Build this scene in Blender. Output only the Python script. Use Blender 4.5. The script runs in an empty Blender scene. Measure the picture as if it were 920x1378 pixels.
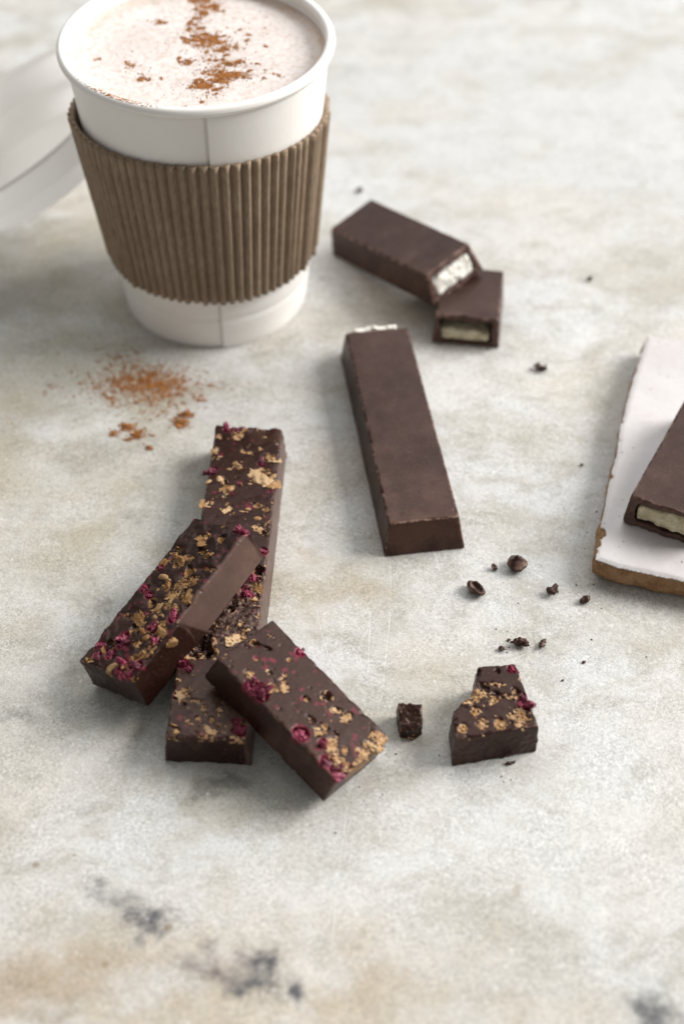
import bpy, math, random
import numpy as np
from mathutils import Vector, Matrix, Euler

random.seed(7)
RNG = np.random.default_rng(11)
MM = 0.001
SC = bpy.context.scene
COL = SC.collection

# ------------------------------------------------------------------ camera, light, exposure
cam_d = bpy.data.cameras.new('camera')
cam = bpy.data.objects.new('camera', cam_d)
COL.objects.link(cam)
cam.location = (0, 0, 0.29605)
cam.rotation_euler = (math.radians(90 - 46.863), 0, 0)
cam_d.sensor_width = 36
cam_d.lens = 50.0
cam_d.clip_start = 0.01
cam_d.clip_end = 20
cam_d.dof.use_dof = True
cam_d.dof.focus_distance = 0.372
cam_d.dof.aperture_fstop = 7.1
cam_d.dof.aperture_blades = 9
SC.camera = cam

world = bpy.data.worlds.new('World')
SC.world = world
world.use_nodes = True
bg = world.node_tree.nodes['Background']
bg.inputs['Color'].default_value = (1.0, 0.99, 0.97, 1)
bg.inputs['Strength'].default_value = 0.27


def area(name, loc, target, sx, sy, power, color):
    d = bpy.data.lights.new(name, 'AREA')
    d.shape = 'RECTANGLE'
    d.size, d.size_y = sx, sy
    d.energy = power
    d.color = color
    o = bpy.data.objects.new(name, d)
    COL.objects.link(o)
    o.location = loc
    o.rotation_euler = (Vector(target) - Vector(loc)).to_track_quat('-Z', 'Y').to_euler()
    return o


# a tall window to the right and behind the table
area('window_light', (2.48, 0.98, 1.75), (0.0, 0.27, 0.0), 1.8, 1.5, 160, (1.0, 0.988, 0.97))
# a pale high skylight behind the table
area('skylight', (0.0, 2.45, 2.55), (0.0, 0.27, 0.0), 3.6, 2.2, 58, (0.98, 0.99, 1.0))

SC.view_settings.view_transform = 'Standard'
SC.view_settings.look = 'None'
SC.view_settings.exposure = 0.10
SC.view_settings.gamma = 1.0
SC.view_settings.use_curve_mapping = False
SC.cycles.max_bounces = 6

# ------------------------------------------------------------------ noise and implicit surfaces
_T = np.random.default_rng(5).random((64, 64, 64), dtype=np.float32)


def vnoise(P, seed=0):
    P = P.astype(np.float32) + np.float32(17.31 * seed + 200)
    i = np.floor(P).astype(np.int32)
    f = P - i
    f = f * f * f * (f * (f * 6 - 15) + 10)
    i &= 63
    j = (i + 1) & 63
    x0, y0, z0 = i[:, 0], i[:, 1], i[:, 2]
    x1, y1, z1 = j[:, 0], j[:, 1], j[:, 2]
    fx, fy, fz = f[:, 0], f[:, 1], f[:, 2]
    a = _T[x0, y0, z0] * (1 - fx) + _T[x1, y0, z0] * fx
    b = _T[x0, y1, z0] * (1 - fx) + _T[x1, y1, z0] * fx
    c = _T[x0, y0, z1] * (1 - fx) + _T[x1, y0, z1] * fx
    d = _T[x0, y1, z1] * (1 - fx) + _T[x1, y1, z1] * fx
    return ((a * (1 - fy) + b * fy) * (1 - fz) + (c * (1 - fy) + d * fy) * fz) * 2 - 1


def fbm(P, scale, octaves=3, seed=0, rough=0.5):
    s = np.zeros(len(P), np.float32)
    amp, tot = 1.0, 0.0
    for k in range(octaves):
        s += amp * vnoise(P * scale, seed + k * 3.7)
        tot += amp
        amp *= rough
        scale *= 2.03
    return s / tot


def sstep(a, b, x):
    t = np.clip((x - a) / (b - a), 0, 1)
    return t * t * (3 - 2 * t)


def surface_nets(D, org, h):
    S = D < 0
    nx, ny, nz = D.shape
    cnt = np.zeros((nx - 1, ny - 1, nz - 1), np.int8)
    for dx in (0, 1):
        for dy in (0, 1):
            for dz in (0, 1):
                cnt += S[dx:nx - 1 + dx, dy:ny - 1 + dy, dz:nz - 1 + dz]
    act = (cnt > 0) & (cnt < 8)
    I = np.argwhere(act)
    idx = -np.ones(act.shape, np.int32)
    idx[act] = np.arange(len(I))
    acc = np.zeros((len(I), 3))
    num = np.zeros(len(I))
    i, j, k = I.T
    offs = [(a, b, c) for a in (0, 1) for b in (0, 1) for c in (0, 1)]
    for a in offs:
        for ax in range(3):
            if a[ax] == 1:
                continue
            b = list(a)
            b[ax] = 1
            da = D[i + a[0], j + a[1], k + a[2]]
            db = D[i + b[0], j + b[1], k + b[2]]
            m = (da < 0) != (db < 0)
            t = np.where(m, da / np.where(m, da - db, 1), 0)
            p = np.tile(np.array(a, float), (len(I), 1))
            p[:, ax] += t
            acc += p * m[:, None]
            num += m
    V = (I + acc / num[:, None]) * h + org
    Q = []
    for ax in range(3):
        b1, b2 = (ax + 1) % 3, (ax + 2) % 3
        lo = [slice(None)] * 3
        hi = [slice(None)] * 3
        lo[ax] = slice(0, -1)
        hi[ax] = slice(1, None)
        A, B = S[tuple(lo)], S[tuple(hi)]
        for flip, M in ((False, A & ~B), (True, ~A & B)):
            E = np.argwhere(M)
            E = E[(E[:, b1] > 0) & (E[:, b2] > 0) & (E[:, b1] < D.shape[b1] - 1) & (E[:, b2] < D.shape[b2] - 1)]
            if not len(E):
                continue
            q = []
            for (o1, o2) in ((1, 1), (0, 1), (0, 0), (1, 0)):
                e = E.copy()
                e[:, b1] -= o1
                e[:, b2] -= o2
                q.append(idx[e[:, 0], e[:, 1], e[:, 2]])
            q = np.stack(q, 1)
            Q.append(q[:, ::-1] if flip else q)
    return V, np.concatenate(Q)


def grid_mesh(base, detail, lo, hi, h, band=3.0):
    """base(P)->d on the whole grid, detail(P,d)->d near the surface; all in millimetres"""
    lo = np.array(lo, float) - 2 * h
    hi = np.array(hi, float) + 2 * h
    n = np.ceil((hi - lo) / h).astype(int) + 1
    ax = [lo[k] + h * np.arange(n[k]) for k in range(3)]
    G = np.stack(np.meshgrid(*ax, indexing='ij'), -1).reshape(-1, 3).astype(np.float32)
    d = base(G).astype(np.float32)
    if detail is not None:
        m = np.abs(d) < band
        d[m] = detail(G[m], d[m])
    D = d.reshape(n)
    for k in range(3):
        s = [slice(None)] * 3
        for e in (0, -1):
            s[k] = e
            D[tuple(s)] = np.maximum(D[tuple(s)], 0.01)
    return surface_nets(D, lo, h)


def new_mesh(name, V, F, mat, smooth=True, tint=None):
    """V in millimetres; F (n,4) or (n,3) int array, or a list of polygons"""
    me = bpy.data.meshes.new(name)
    V = np.asarray(V, np.float64) * MM
    if isinstance(F, np.ndarray):
        nf, k = F.shape
        me.vertices.add(len(V))
        me.vertices.foreach_set('co', V.ravel())
        me.loops.add(nf * k)
        me.loops.foreach_set('vertex_index', F.astype(np.int32).ravel())
        me.polygons.add(nf)
        me.polygons.foreach_set('loop_start', np.arange(0, nf * k, k, dtype=np.int32))
        me.update(calc_edges=True)
    else:
        me.from_pydata([tuple(v) for v in V], [], F)
    if tint is not None:
        a = me.color_attributes.new('tint', 'FLOAT_COLOR', 'POINT')
        c = np.ones((len(V), 4), np.float32)
        c[:, :3] = tint
        a.data.foreach_set('color', c.ravel())
    me.polygons.foreach_set('use_smooth', [smooth] * len(me.polygons))
    me.update()
    me.validate()
    me.materials.append(mat)
    return me


def link(name, me, parent=None, loc=(0, 0, 0), rot=(0, 0, 0), scale=None):
    o = bpy.data.objects.new(name, me)
    COL.objects.link(o)
    o.location = [c * MM for c in loc]
    o.rotation_euler = [math.radians(a) for a in rot]
    if scale is not None:
        o.scale = scale if hasattr(scale, '__len__') else (scale,) * 3
    if parent is not None:
        o.parent = parent
    return o


def tag(o, label=None, cat=None, group=None, kind=None):
    if label:
        o['label'] = label
    if cat:
        o['category'] = cat
    if group:
        o['group'] = group
    if kind:
        o['kind'] = kind
    return o


def thing(name, label, cat, loc, rot=(0, 0, 0), group=None):
    return tag(link(name, None, None, loc, rot), label, cat, group)


# ------------------------------------------------------------------ node helpers
class NT:
    def __init__(self, name):
        self.m = bpy.data.materials.new(name)
        self.m.use_nodes = True
        self.t = self.m.node_tree
        self.bsdf = self.t.nodes['Principled BSDF']
        self.co = self.t.nodes.new('ShaderNodeTexCoord').outputs['Object']

    def n(self, kind, **kw):
        nd = self.t.nodes.new(kind)
        for k, v in kw.items():
            setattr(nd, k, v)
        return nd

    def put(self, sock, v):
        if isinstance(v, bpy.types.NodeSocket):
            self.t.links.new(v, sock)
        elif v is not None:
            if sock.type == 'RGBA' and hasattr(v, '__len__') and len(v) == 3:
                v = (*v, 1)
            sock.default_value = v

    def math(self, op, a, b=None, c=None, clamp=False):
        nd = self.n('ShaderNodeMath', operation=op, use_clamp=clamp)
        for k, v in enumerate((a, b, c)):
            if v is not None:
                self.put(nd.inputs[k], v)
        return nd.outputs[0]

    def vmath(self, op, a, b=None, out=0):
        nd = self.n('ShaderNodeVectorMath', operation=op)
        self.put(nd.inputs[0], a)
        if b is not None:
            self.put(nd.inputs[1], b)
        return nd.outputs[out]

    def noise(self, scale, detail=4, rough=0.5, vec=None, dist=0.0, color=False):
        nd = self.n('ShaderNodeTexNoise')
        self.put(nd.inputs['Vector'], vec or self.co)
        nd.inputs['Scale'].default_value = scale
        nd.inputs['Detail'].default_value = detail
        nd.inputs['Roughness'].default_value = rough
        nd.inputs['Distortion'].default_value = dist
        return nd.outputs['Color' if color else 'Fac']

    def voronoi(self, scale, feature='F1', vec=None, out='Distance'):
        nd = self.n('ShaderNodeTexVoronoi', feature=feature)
        self.put(nd.inputs['Vector'], vec or self.co)
        nd.inputs['Scale'].default_value = scale
        return nd.outputs[out]

    def remap(self, v, a, b, c=0.0, d=1.0, smooth=False):
        nd = self.n('ShaderNodeMapRange', interpolation_type='SMOOTHSTEP' if smooth else 'LINEAR', clamp=True)
        self.put(nd.inputs['Value'], v)
        nd.inputs['From Min'].default_value = a
        nd.inputs['From Max'].default_value = b
        nd.inputs['To Min'].default_value = c
        nd.inputs['To Max'].default_value = d
        return nd.outputs[0]

    def mix(self, f, a, b, mode='MIX'):
        nd = self.n('ShaderNodeMix', data_type='RGBA', blend_type=mode)
        self.put(nd.inputs[0], f)
        self.put(nd.inputs[6], a)
        self.put(nd.inputs[7], b)
        return nd.outputs[2]

    def attr(self, ch):
        a = self.n('ShaderNodeAttribute', attribute_name='tint')
        s = self.n('ShaderNodeSeparateColor')
        self.t.links.new(a.outputs['Color'], s.inputs[0])
        return s.outputs[ch]

    def bump(self, h, dist, strength=1.0, normal=None):
        nd = self.n('ShaderNodeBump')
        nd.inputs['Strength'].default_value = strength
        nd.inputs['Distance'].default_value = dist
        self.put(nd.inputs['Height'], h)
        if normal is not None:
            self.put(nd.inputs['Normal'], normal)
        return nd.outputs[0]

    def done(self, color=None, rough=None, normal=None, spec=None, **kw):
        b = self.bsdf.inputs
        self.put(b['Base Color'], color)
        self.put(b['Roughness'], rough)
        self.put(b['Normal'], normal)
        self.put(b['Specular IOR Level'], spec)
        for k, v in kw.items():
            self.put(b[k], v)
        return self.m


def chocolate_mat(name, dark=(0.0150, 0.0044, 0.0030), bloom=(0.028, 0.0104, 0.0076), spec=0.29, rough=(0.31, 0.45), dust=0.5, crumb_k=1.0):
    t = NT(name)
    c = t.mix(t.remap(t.noise(70, 5, 0.6), 0.35, 0.7), dark, bloom)
    # smudges of bloom, then pale specks of cocoa butter and dust
    c = t.mix(t.remap(t.noise(38, 5, 0.7), 0.52, 0.68, 0, 0.50, True), c, (0.095, 0.052, 0.033))
    c = t.mix(t.remap(t.noise(2600, 2, 0.5), 0.62, 0.72, 0, dust * 0.6), c, (0.16, 0.10, 0.085))
    sp = t.remap(t.noise(1500, 3, 0.6), 0.66, 0.76, 0, dust)
    c = t.mix(sp, c, (0.22, 0.15, 0.125))
    crumb = t.mix(t.remap(t.noise(380, 4, 0.65), 0.35, 0.65), (0.24, 0.115, 0.042), (0.54, 0.36, 0.20))
    crumb = t.mix(t.remap(t.noise(1500, 3, 0.6), 0.56, 0.66, 0, 0.8), crumb, (0.13, 0.05, 0.02))
    if crumb_k != 1.0:
        crumb = t.mix(1.0, crumb, (crumb_k, crumb_k * 0.88, crumb_k * 0.66), 'MULTIPLY')
    am = t.remap(t.math('ADD', t.attr(0), t.math('MULTIPLY_ADD', t.noise(1300, 4, 0.65), 1.0, -0.5)), 0.42, 0.58, smooth=True)
    c = t.mix(am, c, crumb)
    c = t.mix(t.attr(1), c, (0.20, 0.018, 0.045))
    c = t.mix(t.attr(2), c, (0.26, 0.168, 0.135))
    r = t.remap(t.noise(220, 4, 0.6), 0.3, 0.7, rough[0], rough[1])
    r = t.math('MAXIMUM', r, t.math('MULTIPLY', am, 0.85))
    t.put(t.bsdf.inputs['Specular Tint'], (1.0, 0.76, 0.68))
    h = t.math('ADD', t.math('MULTIPLY', t.noise(900, 4, 0.6), 0.6), t.math('MULTIPLY', t.noise(160, 3, 0.5), 0.25))
    return t.done(c, r, t.bump(h, 0.0002, 0.40), spec)


M = {}
M['fruit_choc'] = chocolate_mat('dark_chocolate_with_fruit', dust=0.55)
M['fresh_choc'] = chocolate_mat('freshly_cut_dark_chocolate', dark=(0.0120, 0.0034, 0.0022), bloom=(0.021, 0.0074, 0.0050), spec=0.30, rough=(0.30, 0.44), dust=0.35, crumb_k=0.62)
M['milk_choc'] = chocolate_mat('moulded_chocolate', dark=(0.0185, 0.0056, 0.0039), bloom=(0.044, 0.0187, 0.0143), spec=0.34, rough=(0.33, 0.46), dust=0.6)


def berry_mat():
    t = NT('freeze_dried_raspberry')
    rnd = t.n('ShaderNodeObjectInfo').outputs['Random']
    n_ = t.remap(t.noise(1.6, 4, 0.6), 0.3, 0.7)
    c = t.mix(rnd, t.mix(n_, (0.045, 0.006, 0.014), (0.17, 0.018, 0.045)), t.mix(n_, (0.13, 0.008, 0.026), (0.42, 0.045, 0.11)))
    c = t.mix(t.remap(t.noise(5, 3, 0.6), 0.56, 0.70, 0, 0.7), c, (0.62, 0.24, 0.32))
    return t.done(c, 0.42, t.bump(t.noise(3.5, 4, 0.6), 0.0003, 0.8), 0.5)


def biscuit_mat(name='golden_biscuit', k=1.0):
    t = NT(name)
    rnd = t.n('ShaderNodeObjectInfo').outputs['Random']
    n_ = t.remap(t.noise(1.4, 5, 0.65), 0.32, 0.68)
    c = t.mix(rnd, t.mix(n_, (0.17, 0.07, 0.02), (0.42, 0.225, 0.08)), t.mix(n_, (0.36, 0.20, 0.085), (0.62, 0.46, 0.28)))
    c = t.mix(1.0, c, (k, k * 0.9, k * 0.72), 'MULTIPLY') if k != 1.0 else c
    c = t.mix(t.remap(t.noise(4.0, 3, 0.6), 0.55, 0.66, 0, 0.85), c, (0.10, 0.037, 0.014))
    return t.done(c, 0.65, t.bump(t.noise(3.5, 4, 0.65), 0.0003, 0.9), 0.35)


def cream_mat(name, a, b):
    t = NT(name)
    c = t.mix(t.remap(t.noise(350, 4, 0.6), 0.3, 0.65), a, b)
    return t.done(c, 0.5, t.bump(t.noise(900, 5, 0.65), 0.00025, 0.6), 0.35, **{'Subsurface Weight': 0.3, 'Subsurface Scale': 0.001, 'Subsurface Radius': (1.0, 0.8, 0.5)})


M['berry'] = berry_mat()
M['biscuit'] = biscuit_mat()
M['caramel'] = biscuit_mat('caramelised_biscuit', 0.66)
M['cream'] = cream_mat('white_cream_filling', (0.70, 0.66, 0.56), (0.86, 0.84, 0.79))
M['cream_yellow'] = cream_mat('yellowish_cream_filling', (0.50, 0.42, 0.25), (0.78, 0.71, 0.52))


def paper_mat():
    t = NT('white_coated_paper')
    c = t.mix(t.remap(t.noise(60, 4, 0.6), 0.3, 0.7), (0.85, 0.82, 0.775), (0.88, 0.855, 0.815))
    return t.done(c, 0.42, t.bump(t.noise(420, 4, 0.5), 0.00012, 0.35), 0.45)


def cardboard_mat():
    t = NT('brown_corrugated_cardboard')
    v = t.vmath('MULTIPLY', t.co, (1.0, 1.0, 0.25))
    c = t.mix(t.remap(t.noise(1300, 4, 0.6, v), 0.3, 0.7), (0.22, 0.16, 0.108), (0.39, 0.295, 0.21))
    c = t.mix(t.remap(t.noise(60, 3, 0.6), 0.35, 0.7, 0, 0.5), c, (0.22, 0.15, 0.098))
    c = t.mix(t.remap(t.noise(2300, 2, 0.5), 0.66, 0.74, 0, 0.35), c, (0.44, 0.33, 0.23))
    return t.done(c, 0.75, t.bump(t.noise(1500, 4, 0.6), 0.0002, 0.7), 0.25)


def plastic_mat():
    t = NT('white_lid_plastic')
    c = t.mix(t.noise(50, 3), (0.87, 0.86, 0.845), (0.90, 0.89, 0.88))
    m = t.done(c, 0.4, t.bump(t.noise(200, 3), 0.0002, 0.2), 0.5)
    # thin plastic lets light through
    tr = t.n('ShaderNodeBsdfTranslucent')
    tr.inputs['Color'].default_value = (0.95, 0.93, 0.90, 1)
    mx = t.n('ShaderNodeMixShader')
    mx.inputs[0].default_value = 0.55
    out = t.t.nodes['Material Output']
    t.t.links.new(t.bsdf.outputs[0], mx.inputs[1])
    t.t.links.new(tr.outputs[0], mx.inputs[2])
    t.t.links.new(mx.outputs[0], out.inputs['Surface'])
    return m


def foam_mat():
    t = NT('milk_foam')
    v1 = t.voronoi(1250)
    v2 = t.voronoi(620)
    c = t.mix(t.remap(t.noise(45, 4, 0.6), 0.35, 0.68), (0.63, 0.555, 0.515), (0.72, 0.665, 0.63))
    c = t.mix(t.remap(t.noise(520, 4, 0.65), 0.50, 0.62, 0, 0.75), c, (0.55, 0.44, 0.38))
    ring = t.attr(0)
    c = t.mix(ring, c, (0.60, 0.42, 0.27))
    h = t.math('ADD', t.math('MULTIPLY', v1, 0.6), v2)
    return t.done(c, 0.38, t.bump(h, 0.0003, 0.35), 0.5)


def cinnamon_mat():
    t = NT('cinnamon')
    c = t.mix(t.remap(t.noise(500, 4, 0.7), 0.3, 0.7), (0.23, 0.085, 0.022), (0.52, 0.23, 0.068))
    return t.done(c, 0.85, None, 0.15)


M['paper'] = paper_mat()
M['cardboard'] = cardboard_mat()
M['plastic'] = plastic_mat()
M['foam'] = foam_mat()
M['cinnamon'] = cinnamon_mat()


def glaze_mat():
    t = NT('white_tile_glaze')
    c = t.mix(t.remap(t.noise(45, 5, 0.6), 0.3, 0.7), (0.48, 0.445, 0.435), (0.59, 0.56, 0.55))
    c = t.mix(t.remap(t.noise(95, 6, 0.7), 0.54, 0.72, 0, 0.40), c, (0.45, 0.38, 0.36))
    c = t.mix(t.remap(t.voronoi(260), 0.10, 0.05, 0, 0.85), c, (0.16, 0.12, 0.11))
    c = t.mix(t.math('MULTIPLY', t.attr(0), 0.8), c, (0.45, 0.33, 0.21))
    r = t.remap(t.noise(120, 3), 0.3, 0.7, 0.22, 0.38)
    return t.done(c, r, t.bump(t.noise(110, 4, 0.5), 0.0008, 0.4), 0.5)


def clay_mat():
    t = NT('brown_fired_clay')
    c = t.mix(t.remap(t.noise(260, 5, 0.65), 0.3, 0.7), (0.19, 0.095, 0.042), (0.42, 0.26, 0.14))
    c = t.mix(t.remap(t.noise(1100, 3, 0.6), 0.6, 0.7, 0, 0.6), c, (0.45, 0.32, 0.2))
    return t.done(c, 0.85, t.bump(t.noise(700, 5, 0.65), 0.0007, 0.8), 0.2)


M['glaze'] = glaze_mat()
M['clay'] = clay_mat()


def table_mat():
    t = NT('worn_marble')
    co = t.co
    warp = t.vmath('SCALE', t.vmath('SUBTRACT', t.noise(22, 4, 0.6, color=True), (0.5, 0.5, 0.5)))
    warp.node.inputs['Scale'].default_value = 0.030
    wco = t.vmath('ADD', co, warp)
    sep = t.n('ShaderNodeSeparateXYZ')
    t.put(sep.inputs[0], wco)
    wy = sep.outputs[1]
    warm, cool = (0.565, 0.53, 0.475), (0.592, 0.586, 0.572)
    f = t.remap(t.noise(13, 5, 0.6), 0.42, 0.64, smooth=True)
    c = t.mix(f, cool, warm)
    # cloudy mineral staining, drawn out along the veins of the slab
    vv = t.vmath('MULTIPLY', wco, (0.75, 1.25, 1.0))
    c = t.mix(t.remap(t.noise(30, 6, 0.62, vv), 0.44, 0.70, 0, 0.72, True), c, (0.38, 0.35, 0.275))
    c = t.mix(t.remap(t.noise(85, 6, 0.65, vv), 0.46, 0.72, 0, 0.55, True), c, (0.36, 0.34, 0.285))
    c = t.mix(t.remap(t.noise(48, 5, 0.6, vv), 0.30, 0.46, 0.35, 0, True), c, (0.70, 0.69, 0.665))

    warp2 = t.vmath('SCALE', t.vmath('SUBTRACT', t.noise(120, 5, 0.65, color=True), (0.5, 0.5, 0.5)))
    warp2.node.inputs['Scale'].default_value = 0.016
    wco2 = t.vmath('ADD', wco, warp2)

    def blob(x, y, rx, ry, s, colr, inner=0.25, nscale=150):
        d = t.vmath('LENGTH', t.vmath('DIVIDE', t.vmath('SUBTRACT', wco2, (x * MM, y * MM, 0)), (rx * MM, ry * MM, 1)), out=1)
        m = t.remap(d, 1.0, inner, 0, 1, True)
        m = t.math('MULTIPLY', m, t.remap(t.noise(nscale, 6, 0.62), 0.30, 0.62, 0.10, s, True))
        return t.mix(m, c, colr)

    # broad tone of the slab: tan along the near edge, greenish grey at the left, paler far away
    for b in ((-35, 135, 105, 34, 0.75, (0.50, 0.42, 0.31)), (45, 122, 60, 24, 0.6, (0.52, 0.45, 0.35)),
              (-95, 345, 75, 60, 0.75, (0.42, 0.40, 0.31)), (-80, 265, 60, 60, 0.45, (0.44, 0.41, 0.33)),
              (-75, 210, 50, 28, 0.55, (0.43, 0.42, 0.385)), (-28, 187, 34, 13, 0.6, (0.42, 0.41, 0.37)),
              (5, 165, 60, 22, 0.5, (0.66, 0.65, 0.625)), (-110, 300, 34, 60, 0.7, (0.40, 0.34, 0.235)), (-70, 275, 26, 18, 0.6, (0.43, 0.37, 0.26)), (-15, 250, 26, 16, 0.6, (0.45, 0.385, 0.28)), (-60, 140, 40, 12, 0.7, (0.37, 0.29, 0.205)), (0, 138, 34, 8, 0.6, (0.42, 0.345, 0.26)), (20, 330, 40, 30, 0.5, (0.68, 0.665, 0.63)), (60, 178, 60, 42, 0.6, (0.66, 0.65, 0.625)),
              (70, 252, 30, 30, 0.4, (0.45, 0.43, 0.39)), (-105, 395, 60, 22, 0.55, (0.46, 0.42, 0.31))):
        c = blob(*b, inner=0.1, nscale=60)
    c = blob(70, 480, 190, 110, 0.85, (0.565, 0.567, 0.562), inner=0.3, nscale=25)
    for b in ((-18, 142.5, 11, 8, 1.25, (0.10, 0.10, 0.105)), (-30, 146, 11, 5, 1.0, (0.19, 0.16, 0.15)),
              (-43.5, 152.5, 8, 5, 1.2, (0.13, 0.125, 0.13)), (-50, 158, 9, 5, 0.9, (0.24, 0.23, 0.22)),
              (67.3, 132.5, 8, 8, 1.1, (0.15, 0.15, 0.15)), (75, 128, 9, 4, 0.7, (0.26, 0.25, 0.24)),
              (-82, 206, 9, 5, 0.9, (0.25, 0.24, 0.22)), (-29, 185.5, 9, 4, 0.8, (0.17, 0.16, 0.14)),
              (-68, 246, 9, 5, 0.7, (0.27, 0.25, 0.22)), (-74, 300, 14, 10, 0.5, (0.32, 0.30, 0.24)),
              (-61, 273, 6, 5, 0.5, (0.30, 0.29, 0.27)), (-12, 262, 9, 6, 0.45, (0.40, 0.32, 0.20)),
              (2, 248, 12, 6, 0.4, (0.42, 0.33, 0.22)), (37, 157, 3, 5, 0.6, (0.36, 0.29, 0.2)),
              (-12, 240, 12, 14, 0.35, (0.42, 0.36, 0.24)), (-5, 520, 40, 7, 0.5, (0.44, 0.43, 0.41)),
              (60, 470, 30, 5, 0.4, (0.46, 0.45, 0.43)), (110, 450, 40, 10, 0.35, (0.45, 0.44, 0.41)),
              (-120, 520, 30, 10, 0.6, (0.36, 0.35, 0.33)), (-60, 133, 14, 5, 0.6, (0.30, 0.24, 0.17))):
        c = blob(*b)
    for (x, y, r) in ((-70.5, 165.6, 1.2), (-39, 150, 1.1), (4.7, 157.7, 0.35), (-62, 168, 0.5), (22, 163, 0.4), (-52, 141, 1.0), (83, 384, 0.5)):
        d = t.vmath('DISTANCE', t.vmath('ADD', co, t.vmath('MULTIPLY', warp, (0.05, 0.05, 0))), (x * MM, y * MM, 0), out=1)
        c = t.mix(t.remap(d, r * MM, r * MM * 0.4, 0, 0.6), c, (0.22, 0.14, 0.07))
    c = t.mix(t.remap(t.noise(240, 6, 0.72, vv), 0.50, 0.80, 0, 0.08, True), c, (0.72, 0.71, 0.69))
    c = t.mix(t.remap(t.noise(170, 6, 0.75, vv), 0.46, 0.78, 0, 0.34, True), c, (0.38, 0.35, 0.29))
    # crystalline grain: each crystal of the stone has a tone of its own
    for sc_, amt in ((950, 0.07), (1900, 0.24), (3300, 0.28)):
        sp_ = t.n('ShaderNodeSeparateColor')
        t.put(sp_.inputs[0], t.voronoi(sc_, out='Color', vec=t.vmath('ADD', co, t.vmath('MULTIPLY', warp2, (0.02, 0.02, 0.02)))))
        lv = t.remap(t.math('POWER', sp_.outputs[0], 0.75), 0, 1, 1 - amt, 1 + amt * 0.42)
        cc = t.n('ShaderNodeCombineColor')
        for k_ in range(3):
            t.put(cc.inputs[k_], lv)
        c = t.mix(t.remap(t.noise(75, 4, 0.6), 0.3, 0.65, 0.35, 1.0), c, t.mix(1.0, c, cc.outputs[0], 'MULTIPLY'))
    fl = t.voronoi(330)
    c = t.mix(t.math('MULTIPLY', t.remap(fl, 0.20, 0.08, 0, 1), t.remap(t.noise(90, 3), 0.48, 0.6, 0, 0.35)), c, (0.85, 0.84, 0.82))
    # fine scratches
    segs = [(-6.8, 241.8, -3.4, 225.5), (-3.4, 225.5, -1.0, 219), (7.7, 241.5, 6.9, 218.6), (13.0, 241.5, 10.7, 215.0), (10.7, 215, 9.0, 207.5),
            (13.4, 258, 13.0, 242), (47.1, 271.6, 45.0, 234.5), (48.6, 272, 68.2, 265), (2.1, 184.5, -0.9, 161), (-0.9, 161, -2.2, 144),
            (-41.7, 190, -43.6, 182), (-1.4, 162, -3, 150), (12.8, 153.5, 15.0, 142), (1, 181, 3.5, 191), (-62, 218, -58, 212), (-66, 200, -60, 204),
            (52, 255, 60, 249), (-50, 206, -40, 201), (60, 248, 74, 238), (20, 300, 28, 250), (-8, 208, 6, 196), (-74, 300, -60, 288)]
    wob = t.vmath('ADD', co, t.vmath('MULTIPLY', warp, (0.06, 0.06, 0)))
    tot = None
    for (x0, y0, x1, y1) in segs:
        a = np.array([x0, y0]) * MM
        b = np.array([x1, y1]) * MM
        L = float(np.hypot(*(b - a)))
        u = (b - a) / L
        r = t.vmath('SUBTRACT', wob, (a[0], a[1], 0))
        along = t.vmath('DOT_PRODUCT', r, (u[0], u[1], 0), out=1)
        across = t.math('ABSOLUTE', t.vmath('DOT_PRODUCT', r, (-u[1], u[0], 0), out=1))
        m = t.math('MULTIPLY', t.remap(across, 0.00020, 0.00005, 0, 1), t.remap(t.math('ABSOLUTE', t.math('SUBTRACT', along, L / 2)), L * 0.5, L * 0.42, 0, 1))
        tot = m if tot is None else t.math('MAXIMUM', tot, m)
    sc = t.math('MULTIPLY', tot, t.remap(t.noise(140, 4, 0.65), 0.40, 0.66, 0.04, 0.55))
    c = t.mix(sc, c, (0.83, 0.82, 0.79))
    r = t.remap(t.noise(60, 5, 0.6), 0.3, 0.7, 0.50, 0.70)
    h = t.math('ADD', t.math('MULTIPLY', t.noise(700, 4, 0.6), 0.5), t.math('MULTIPLY', t.noise(120, 4, 0.6), 0.8))
    h = t.math('SUBTRACT', h, t.math('MULTIPLY', tot, 0.3))
    return t.done(c, r, t.bump(h, 0.0005, 0.35), 0.28)


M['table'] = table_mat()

# ------------------------------------------------------------------ the tabletop
X0, X1, Y0, Y1, TZ = -620, 620, -40, 1000, -30
bv = 4
tv = [(X0, Y0, TZ), (X1, Y0, TZ), (X1, Y1, TZ), (X0, Y1, TZ), (X0, Y0, -bv), (X1, Y0, -bv), (X1, Y1, -bv), (X0, Y1, -bv),
      (X0 + bv, Y0 + bv, 0), (X1 - bv, Y0 + bv, 0), (X1 - bv, Y1 - bv, 0), (X0 + bv, Y1 - bv, 0)]
tf = [(3, 2, 1, 0), (8, 9, 10, 11)]
for k in range(4):
    tf.append((k, (k + 1) % 4, 4 + (k + 1) % 4, 4 + k))
    tf.append((4 + k, 4 + (k + 1) % 4, 8 + (k + 1) % 4, 8 + k))
tag(link('tabletop', new_mesh('tabletop', tv, tf, M['table'], smooth=False)),
    'pale worn marble tabletop with grey and tan staining and fine scratches', None, None, 'structure')


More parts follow.
